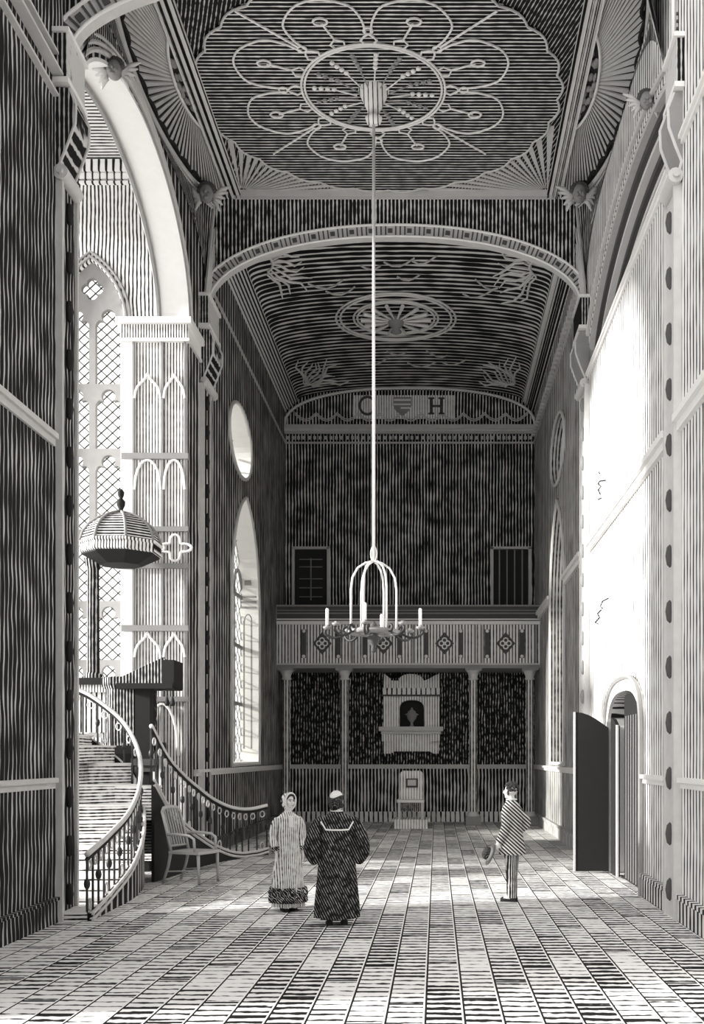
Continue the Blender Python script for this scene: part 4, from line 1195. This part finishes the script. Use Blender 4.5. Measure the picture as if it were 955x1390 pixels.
# ceiling rosette of iron scrolls
RZ = CZ - .09; rc = Vector((HX, 20.35, RZ))
ro = thing('ceiling_rosette', 'whitened scrollwork rosette with looping petals where the rod meets the ceiling', 'ceiling ornament', (rc.x, rc.y, RZ))
m = MB()
for r in (1.32, 1.26): m.tube([rc + Vector((r * math.cos(t), r * math.sin(t), 0)) for t in [2 * PI * i / 64 for i in range(64)]], .022, 6, closed=True)
m.build('ring', 'bright_iron', ro, smooth=True)
MB().lathe([(.02, -.62), (.13, -.58), (.16, -.5), (.1, -.44), (.12, -.36), (.2, -.2), (.28, -.02), (.3, .05)], (HX, HY, RZ + .03), 18).build('boss', 'monument', ro, smooth=True)
def pol(r, a, z=0): return rc + Vector((r * math.cos(a), r * math.sin(a), z))
for k in range(8):
    a = 2 * PI * k / 8 + PI / 8 * 0
    m = MB(); a1 = a + 2 * PI / 8; am = (a + a1) / 2
    pts = [pol(1.62, a + .03), pol(1.95, a + .05), pol(2.3, a + .12), pol(2.52, am - .12), pol(2.58, am), pol(2.52, am + .12), pol(2.3, a1 - .12), pol(1.95, a1 - .05), pol(1.62, a1 - .03)]
    m.tube(sm(pts, 40), .02, 6); m.build('petal_loop', 'bright_iron', ro, smooth=True)
    m = MB()
    nd = [pol(1.33, a - .06), pol(1.42, a - .1), pol(1.52, a - .05), pol(1.58, a), pol(1.52, a + .05), pol(1.42, a + .1), pol(1.33, a + .06)]
    m.tube(nd, .02, 6); m.tube([pol(1.66, a) + Vector((.08 * math.cos(t), .08 * math.sin(t), 0)) for t in [2 * PI * i / 12 for i in range(12)]], .018, 5, closed=True)
    m.build('petal_knot', 'bright_iron', ro, smooth=True)
    m = MB(); m.tube([pol(1.34, am - .07), pol(1.45, am - .09), pol(1.55, am), pol(1.45, am + .09), pol(1.34, am + .07)], .018, 5)
    m.tube([pol(1.55, am), pol(2.0, am)], .02, 5)
    m.tube([pol(2.05, am) + Vector((.12 * math.cos(t), .09 * math.sin(t), 0)) for t in [2 * PI * i / 12 for i in range(12)]], .022, 5, closed=True)
    m.build('bell_sconce', 'bright_iron', ro, smooth=True)
for k in range(16):
    a = 2 * PI * k / 16 + .1; m = MB()
    m.tube([pol(.3, a, -.12), pol(.7, a, -.04)], .014, 5)
    for j in range(4): m.ball(pol(.72 + .12 * j, a, -.03), (.05, .05, .035), 7, 5)
    m.build('beaded_ray', 'mid' if k % 2 else 'bright_iron', ro, smooth=True)
for k, a in enumerate((PI / 4, 3 * PI / 4, 5 * PI / 4, 7 * PI / 4)):
    MB().tube([pol(1.75, a), pol(3.05, a)], .02, 5).build('stay_rod', 'bright_iron', ro)

# ================================================================== PEOPLE
def ell_ring(c, rx, ry, n=28, rotz=0, fold=0, nf=9, ph=0):
    out = []
    for k in range(n):
        t = 2 * PI * k / n; m_ = 1 + fold * math.sin(nf * t + ph)
        x, y = rx * math.cos(t) * m_, ry * math.sin(t) * m_
        out.append(Vector((c[0] + x * math.cos(rotz) - y * math.sin(rotz), c[1] + x * math.sin(rotz) + y * math.cos(rotz), c[2])))
    return out

class Fig:
    """local frame: figure faces -Y locally (towards the viewer) before the turn rz"""
    def __init__(s, pos, rz, H, label):
        s.o = thing('person', label, 'person', pos); s.p = Vector(pos); s.rz = rz; s.k = H / 1.75
        s.M = Matrix.Rotation(rz, 3, 'Z')
    def T(s, v): return s.p + s.M @ (Vector(v) * s.k)
    def TL(s, l): return [s.T(v) for v in l]
def cap(m, fig, a, b, ra, rb, flat=1.0, seg=12):
    a, b = Vector(a), Vector(b)
    n = 6; pts = [a.lerp(b, i / n) for i in range(n + 1)]
    m.tube(fig.TL(pts), [fig.k * (ra + (rb - ra) * i / n) for i in range(n + 1)], seg, flat=flat)
    m.ball(fig.T(a), fig.k * ra, 10, 7); m.ball(fig.T(b), fig.k * rb, 10, 7)
def hand(m, fig, wr, dirv, palm_n, curl=.4, side=1):
    """wrist, direction of the fingers, palm normal; separate fingers and thumb"""
    wr = Vector(wr); d = Vector(dirv).normalized(); n_ = Vector(palm_n).normalized(); s_ = d.cross(n_).normalized()
    pc = wr + d * .05
    R = Matrix((s_, n_, d)).transposed()
    m.ball(fig.T(pc), (fig.k * .042, fig.k * .02, fig.k * .052), 12, 8, m=fig.M @ R)
    for j, (off, ln) in enumerate(((-.031, .072), (-.011, .082), (.010, .078), (.030, .062))):
        p = wr + d * .085 + s_ * off; c1 = curl
        q1 = p + (d * math.cos(c1 * .6) + n_ * math.sin(c1 * .6)) * ln * .42
        q2 = q1 + (d * math.cos(c1 * 1.5) + n_ * math.sin(c1 * 1.5)) * ln * .32
        q3 = q2 + (d * math.cos(c1 * 2.3) + n_ * math.sin(c1 * 2.3)) * ln * .26
        m.tube(fig.TL([wr + d * .04 + s_ * off * .7, p, q1, q2, q3]), [fig.k * r for r in (.009, .0095, .009, .008, .006)], 8)
    sd = -side
    t0 = wr + d * .025 + s_ * sd * .03; t1 = t0 + (d * .6 + s_ * sd * .7 + n_ * .3).normalized() * .04; t2 = t1 + (d * .85 + s_ * sd * .2 + n_ * .5).normalized() * .035
    m.tube(fig.TL([t0, t1, t2]), [fig.k * r for r in (.013, .011, .008)], 8)
def head(m, fig, c, turn, hs=1.0):
    """c centre of head; turn: yaw relative to the body"""
    c = Vector(c); R = Matrix.Rotation(turn, 3, 'Z'); k = fig.k * hs
    def h(v): return fig.T(c + R @ Vector(v) * hs)
    MM = fig.M @ R
    m.ball(h((0, .012, .02)), (k * .077, k * .096, k * .098), 18, 14, m=MM)
    m.ball(h((0, -.028, -.045)), (k * .058, k * .062, k * .072), 14, 10, m=MM)
    m.ball(h((0, -.072, -.095)), (k * .025, k * .02, k * .018), 10, 7, m=MM)         # chin
    m.tube([h((0, -.082, .018)), h((0, -.104, -.02)), h((0, -.108, -.03)), h((0, -.086, -.038))], [k * .009, k * .014, k * .017, k * .01], 8)
    m.ball(h((0, -.084, -.058)), (k * .026, k * .014, k * .007), 10, 6, m=MM); m.ball(h((0, -.083, -.070)), (k * .023, k * .013, k * .008), 10, 6, m=MM)
    for e in (-1, 1):
        m.ball(h((e * .031, -.078, .02)), (k * .02, k * .014, k * .008), 8, 6, m=MM)    # brow
        m.ball(h((e * .04, -.062, -.03)), (k * .026, k * .026, k * .022), 8, 6, m=MM)   # cheek
        m.ball(h((e * .078, .012, -.012)), (k * .011, k * .02, k * .032), 10, 7, m=MM)  # ear
    return h, MM
def eyes(fig, h, MM):
    m = MB()
    for e in (-1, 1): m.ball(h((e * .031, -.085, .002)), (fig.k * .011, fig.k * .006, fig.k * .0065), 10, 7, m=MM)
    m.build('eyes', 'black', fig.o, smooth=True)
    m = MB()
    for e in (-1, 1): m.tube([h((e * .014, -.095, .021)), h((e * .032, -.094, .027)), h((e * .05, -.08, .021))], fig.k * .0045, 5)
    m.build('eyebrows', 'hair', fig.o)
    m = MB(); m.tube([h((-.02, -.092, -.064)), h((0, -.098, -.063)), h((.02, -.092, -.064))], fig.k * .003, 5); m.build('mouth_line', 'darkg', fig.o)
def finish_body(m, fig):
    o = m.build('body', 'skin', fig.o, smooth=True)
    md = o.modifiers.new('fuse', 'REMESH'); md.mode = 'VOXEL'; md.voxel_size = .0085; md.use_smooth_shade = True
    sm_ = o.modifiers.new('soft', 'SMOOTH'); sm_.factor = .5; sm_.iterations = 3
    return o
def base_body(fig, arms, turn, hand_dirs, legs=((-.09, 0), (.09, 0)), hs=1.0):
    m = MB()
    # torso
    rings = []
    for z, rx, ry, oy in ((.86, .15, .11, 0), (.95, .165, .12, 0), (1.05, .145, .1, 0), (1.18, .16, .11, 0), (1.3, .18, .115, 0), (1.4, .175, .1, 0), (1.45, .1, .08, .005), (1.48, .062, .06, .005)):
        rings.append([fig.T((rx * math.cos(t), ry * math.sin(t) + oy, z)) for t in [2 * PI * i / 20 for i in range(20)]])
    m.loft(rings)
    cap(m, fig, (0, .01, 1.42), (0, -.005, 1.56), .057, .05)
    h, MM = head(m, fig, (0, -.012, 1.645), turn, hs)
    for (sx, sy), e in zip(legs, (-1, 1)):
        cap(m, fig, (e * .085, 0, .9), (sx, sy * .5 - .01, .48), .085, .055); cap(m, fig, (sx, sy * .5 - .01, .48), (sx, sy + .02, .09), .055, .036)
        m.ball(fig.T((sx, sy - .03, .045)), (fig.k * .042, fig.k * .11, fig.k * .04), 12, 8, m=fig.M)
    for (sh, el, wr), (hd, pn, cu, sd) in zip(arms, hand_dirs):
        cap(m, fig, sh, el, .048, .038); cap(m, fig, el, wr, .038, .027); hand(m, fig, wr, hd, pn, cu, sd)
    finish_body(m, fig)
    eyes(fig, h, MM)
    return h, MM
def sleeve(fig, pts, rads, mat, name='sleeve', flat=1.0):
    p = sm([Vector(v) for v in pts], 16); n = len(rads) - 1; r = []
    for i in range(17):
        t = n * i / 16; k = min(int(t), n - 1); r.append(fig.k * (rads[k] + (rads[k + 1] - rads[k]) * (t - k)))
    return MB().tube(fig.TL(p), r, 14, flat=flat).build(name, mat, fig.o, smooth='auto')
def robe(fig, prof, mat, name, fold=.04, nf=11, n=66, cap_=False):
    rings = []
    for z, rx, ry, cx_, cy_ in prof:
        fl = fold * max(0, min(1, (1.45 - z) / .9))
        rg = []
        for k in range(n):
            t = 2 * PI * k / n; m_ = 1 + fl * (math.sin(nf * t) + .5 * math.sin((nf * 2 + 1) * t + z))
            rg.append(fig.T((cx_ + rx * math.cos(t) * m_, cy_ + ry * math.sin(t) * m_, z)))
        rings.append(rg)
    return MB().loft(rings, True, cap_).build(name, mat, fig.o, smooth='auto')
def shoes(fig, legs, mat='black', yaw=(0, 0)):
    for (sx, sy), e in zip(legs, (-1, 1)):
        m = MB(); rg = []
        for y, w, z1 in ((.085, .02, .05), (.07, .038, .085), (.03, .042, .1), (-.03, .04, .075), (-.09, .05, .055), (-.14, .045, .045), (-.175, .02, .03)):
            rg.append([fig.T((sx + w * c_, sy + y, z_)) for c_, z_ in ((-1, .0), (1, .0), (1, z1 * .6), (.5, z1), (-.5, z1), (-1, z1 * .6))])
        m.loft(rg); m.build('shoe', mat, fig.o, smooth='auto')

# --- man in the black gown, seen from behind, head turned to his left
fg = Fig(P(457, 1255, 104.1), PI + .12, 1.72, 'balding man in a long black gown with pale-edged collar, seen from behind')
fg.p.z = 0; fg.o.location.z = 0; ROOT[fg.o.name] = Vector(fg.p)
arms = [((-.19, 0, 1.38), (-.29, .02, 1.12), (-.26, -.16, .95)), ((.19, 0, 1.38), (.29, .02, 1.12), (.26, -.16, .95))]
legsA = ((-.1, 0), (.1, .02))
h, MM = base_body(fg, arms, -.55, [((0, -.5, -.8), (1, 0, 0), .5, 1), ((0, -.5, -.8), (-1, 0, 0), .5, -1)], legsA, 1.16)
robe(fg, [(.1, .29, .25, 0, .01), (.25, .285, .24, 0, .01), (.5, .262, .215, 0, 0), (.8, .24, .19, 0, 0), (1.05, .225, .17, 0, 0), (1.25, .225, .155, 0, 0), (1.38, .222, .14, 0, 0), (1.44, .17, .12, 0, 0), (1.48, .1, .09, 0, 0), (1.505, .072, .072, 0, 0)], 'gown', 'gown', .05, 9)
for e in (-1, 1):
    sleeve(fg, [(e * .17, 0, 1.4), (e * .26, .01, 1.3), (e * .31, .02, 1.12), (e * .31, -.02, .98), (e * .25, -.08, .86)], [.07, .095, .11, .13, .11], 'gown')
m = MB()       # pale edging of the collar across the back
cp = [(-.235, .03, 1.40), (-.185, .135, 1.33), (-.15, .165, 1.27), (-.05, .178, 1.265), (.05, .178, 1.265), (.15, .165, 1.27), (.185, .135, 1.33), (.235, .03, 1.40)]
m.tube(fg.TL(cp), .011 * fg.k, 6); m.build('collar_edging', 'white', fg.o)
MB().tube(fg.TL([(.075 * math.cos(t), .075 * math.sin(t) + .0, 1.51) for t in [2 * PI * i / 20 for i in range(20)]]), .009, 6, closed=True).build('neckband', 'white', fg.o, smooth=True)
m = MB()       # fringe of hair round the bald crown
for i in range(40):
    a = -.5 + (PI + 1.0) * i / 39
    bk = max(0, math.sin(a)) ** 2; hi = .045 - .03 * bk; lo = -.045 - .03 * bk - .012 * (i % 3)
    for z0 in [lo + (hi - lo) * q_ / 4 for q_ in range(5)]:
        r1 = .074 * math.sqrt(1 - (z0 / .13) ** 2); m.ball(h((r1 * math.cos(a), .012 + r1 * 1.24 * math.sin(a), z0)), (fg.k * (.017 + .004 * (i % 2)), fg.k * (.017 + .004 * (i % 2)), fg.k * .02), 7, 5)
m.build('hair', 'hair', fg.o, smooth=True)
shoes(fg, legsA)
for e in (-1, 1):
    MB().tube(fg.TL([(e * .1, .02, .1), (e * .1, 0, .55)]), .055, 12).build('stocking', 'light' if e > 0 else 'black', fg.o)

# --- woman in bonnet and long coat, facing the gowned man
wp = P(391, 1236, 95.5)
fw = Fig((wp.x, wp.y, 0), .42, 1.66, 'woman in a bonnet and long pale coat with dark trimmed hem')
arms = [((-.165, 0, 1.36), (-.22, .02, 1.1), (-.2, -.06, .88)), ((.165, 0, 1.36), (.22, .02, 1.1), (.21, -.05, .88))]
legsW = ((-.07, 0), (.07, 0))
h, MM = base_body(fw, arms, .35, [((0, -.1, -1), (1, 0, 0), .25, 1), ((0, -.1, -1), (-1, 0, 0), .25, -1)], legsW)
robe(fw, [(.14, .245, .23, 0, 0), (.3, .25, .235, 0, 0), (.5, .232, .21, 0, 0), (.8, .2, .17, 0, 0), (1.0, .17, .14, 0, 0), (1.12, .158, .13, 0, 0), (1.28, .178, .14, 0, -.01), (1.38, .18, .125, 0, 0), (1.44, .12, .1, 0, 0), (1.48, .06, .06, 0, 0)], 'dress', 'coat', .045, 8)
robe(fw, [(.13, .27, .25, 0, 0), (.16, .285, .265, 0, 0), (.22, .275, .255, 0, 0), (.28, .285, .265, 0, 0), (.36, .262, .242, 0, 0)], 'fur', 'hem_trim', .06, 15)
robe(fw, [(.07, .235, .22, 0, 0), (.2, .23, .22, 0, 0)], 'dress', 'skirt_edge', .06, 14)
for e in (-1, 1):
    sleeve(fw, [(e * .15, 0, 1.38), (e * .2, .01, 1.28), (e * .225, .02, 1.1), (e * .205, -.05, .92)], [.055, .065, .06, .052], 'dress')
    sleeve(fw, [(e * .21, -.035, .96), (e * .205, -.05, .9)], [.06, .06], 'fur', 'cuff')
m = MB(); m.box(-.001, .001, 0, .001, 0, .001)
m = MB(); m.loft([[fw.T((x, -.13, z)) for x, z in ((-.035, 1.43), (.03, 1.43), (.04, 1.26), (-.04, 1.26))], [fw.T((x, -.165, z)) for x, z in ((-.035, 1.43), (.03, 1.43), (.04, 1.26), (-.04, 1.26))]]); m.build('neck_bow', 'white', fw.o)
# bonnet: shell over the back of the head, pale rolled brim round the face
m = MB(); rg = []
for i in range(9):
    t = i / 8; a = t * PI * .5
    rr_ = .108 * math.cos(a) ** .6 if i < 8 else .01; y = -.035 + .155 * math.sin(a)
    rg.append([h((rr_ * math.cos(q_), y, .0 + rr_ * 1.2 * math.sin(q_))) for q_ in [2 * PI * j / 24 for j in range(24)]])
m.loft(rg, True, True if False else False); m.build('bonnet', 'dress', fw.o, smooth=True)
m = MB(); m.tube([h((.094 * math.cos(q_), -.05 - .01 * math.sin(q_), -.005 + .122 * math.sin(q_))) for q_ in [2 * PI * j / 28 for j in range(28)]], .016 * fw.k, 8, closed=True); m.build('bonnet_brim', 'white', fw.o, smooth=True)
m = MB()
for e in (-1, 1):
    for j in range(7):
        t = j / 6; m.ball(h((e * (.012 + .06 * t), -.07 + .02 * t, .088 - .05 * t * t)), (fw.k * .02, fw.k * .02, fw.k * .018), 7, 5)
m.build('hair', 'hair', fw.o, smooth=True)
shoes(fw, legsW)

# --- man with hat, body turned to the left, back three-quarters
mp = P(694, 1222, 89.5)
fm_ = Fig((mp.x, mp.y, 0), -PI / 2 - .35, 1.78, 'dark-haired man in a striped frock coat facing left and holding a hat')
# local -Y is his front; local +X is his left hand side seen... right arm carries the hat
arms = [((.185, 0, 1.38), (.225, -.03, 1.1), (.2, -.14, .87)), ((-.185, 0, 1.38), (-.26, .16, 1.15), (-.2, -.02, 1.0))]
legsM = ((-.085, -.02), (.085, .03))
h, MM = base_body(fm_, arms, .12, [((0, -.45, -.85), (-1, 0, .0), .9, -1), ((.6, -.6, -.2), (0, 0, -1), .6, 1)], legsM)
robe(fm_, [(.70, .225, .2, 0, .01), (.8, .215, .19, 0, .01), (.95, .2, .17, 0, 0), (1.08, .178, .145, 0, 0), (1.2, .19, .15, 0, 0), (1.32, .212, .15, 0, 0), (1.4, .2, .13, 0, 0), (1.45, .12, .1, 0, 0), (1.5, .07, .075, 0, 0)], 'coat', 'frock_coat', .02, 7)
sleeve(fm_, [(.165, 0, 1.39), (.215, -.01, 1.28), (.232, -.03, 1.1), (.202, -.13, .89)], [.07, .075, .065, .055], 'coat')
sleeve(fm_, [(-.165, 0, 1.39), (-.22, .07, 1.28), (-.265, .16, 1.14), (-.205, .0, 1.01)], [.07, .075, .068, .055], 'coat')
sleeve(fm_, [(.203, -.12, .9), (.199, -.145, .86)], [.04, .04], 'white', 'shirt_cuff')
for e, (sx, sy) in zip((-1, 1), legsM):
    sleeve(fm_, [(e * .09, 0, .9), (e * .09, sy * .5, .6), (sx, sy, .3), (sx, sy, .06)], [.11, .092, .08, .078], 'trouser', 'trouser_leg')
MB().tube(fm_.TL([(.07 * math.cos(t), .072 * math.sin(t), 1.515) for t in [2 * PI * i / 20 for i in range(20)]]), .013, 6, closed=True).build('shirt_collar', 'white', fm_.o, smooth=True)
m = MB(); rr = random.Random(11)
for i in range(170):
    a = rr.uniform(0, 2 * PI); u = rr.uniform(0, 1); ph = u * 1.75
    x, y, z = .082 * math.sin(ph) * math.cos(a), .012 + .1 * math.sin(ph) * math.sin(a), .02 + .103 * math.cos(ph)
    if y < -.045 and z < .065: continue
    if y < .0 and z < .0: continue
    m.ball(h((x, y, z)), (fm_.k * .022, fm_.k * .022, fm_.k * .02), 7, 5)
for e in (-1, 1):
    for z in (-.01, -.03, -.05): m.ball(h((e * .07, -.03, z)), (fm_.k * .014, fm_.k * .022, fm_.k * .02), 7, 5)
m.build('hair', 'hair', fm_.o, smooth=True)
shoes(fm_, legsM)
# hat held by the brim
hp = fm_.T((.2, -.26, .70))
R = fm_.M @ Matrix.Rotation(1.15, 3, 'X') @ Matrix.Rotation(.5, 3, 'Y')
ht = thing('bowler_hat', 'round dark hat with pale band held at the man\'s side', 'hat', hp)
def hatpart(prof, mat, name):
    m = MB().lathe(prof, (0, 0, 0), 22); m.v = [hp + R @ v for v in m.v]; return m.build(name, mat, ht, smooth='auto')
hatpart([(.09, 0), (.165, .0), (.175, .012), (.165, .01), (.1, .012)], 'darkg', 'brim')
hatpart([(.1, .01), (.103, .06), (.095, .1), (.06, .125), (.01, .132)], 'hair', 'crown')
hatpart([(.106, .012), (.108, .045), (.1, .045)], 'light', 'hat_band')

# ================================================================== LIGHT
wd = bpy.data.worlds.new('sky'); bpy.context.scene.world = wd; wd.use_nodes = True
nt = wd.node_tree; nt.nodes.clear()
out = nt.nodes.new('ShaderNodeOutputWorld'); bg = nt.nodes.new('ShaderNodeBackground'); nt.links.new(bg.outputs[0], out.inputs[0])
tc = nt.nodes.new('ShaderNodeTexCoord'); sp = nt.nodes.new('ShaderNodeSeparateXYZ'); nt.links.new(tc.outputs['Generated'], sp.inputs[0])
mr = nt.nodes.new('ShaderNodeMapRange'); mr.interpolation_type = 'SMOOTHSTEP'
mr.inputs['From Min'].default_value = .3; mr.inputs['From Max'].default_value = -.25
mr.inputs['To Min'].default_value = .22; mr.inputs['To Max'].default_value = 1.35
nt.links.new(sp.outputs[0], mr.inputs['Value'])
cb = nt.nodes.new('ShaderNodeCombineColor')
nt.links.new(mr.outputs[0], cb.inputs[0])
nt.links.new(mth(nt, 'MULTIPLY', mr.outputs[0], .99), cb.inputs[1]); nt.links.new(mth(nt, 'MULTIPLY', mr.outputs[0], .975), cb.inputs[2])
nt.links.new(cb.outputs[0], bg.inputs['Color']); bg.inputs['Strength'].default_value = 1.0
sl = bpy.data.lights.new('sun', 'SUN'); sl.energy = 6; sl.angle = math.radians(6); sl.color = (1, .985, .96)
so = bpy.data.objects.new('sun', sl); COL.objects.link(so)
dv = Vector((1, .22, -math.tan(math.radians(17)) * 1.02)).normalized()
so.rotation_euler = dv.to_track_quat('-Z', 'Y').to_euler(); so.location = (-12, 15, 12)

cam = bpy.data.cameras.new('camera'); co = bpy.data.objects.new('camera', cam); COL.objects.link(co)
co.location = (0, 0, EYE); co.rotation_euler = (PI / 2, 0, 0)
cam.sensor_fit = 'HORIZONTAL'; cam.sensor_width = 36; cam.lens = F * 36 / 955
cam.shift_x = -(VX - 477.5) / 955; cam.shift_y = (VY - 695) / 955
cam.clip_end = 200
sc = bpy.context.scene; sc.camera = co
sc.view_settings.view_transform = 'Standard'; sc.view_settings.look = 'None'; sc.view_settings.gamma = 1; sc.view_settings.exposure = 0.62
sc.view_settings.use_curve_mapping = False
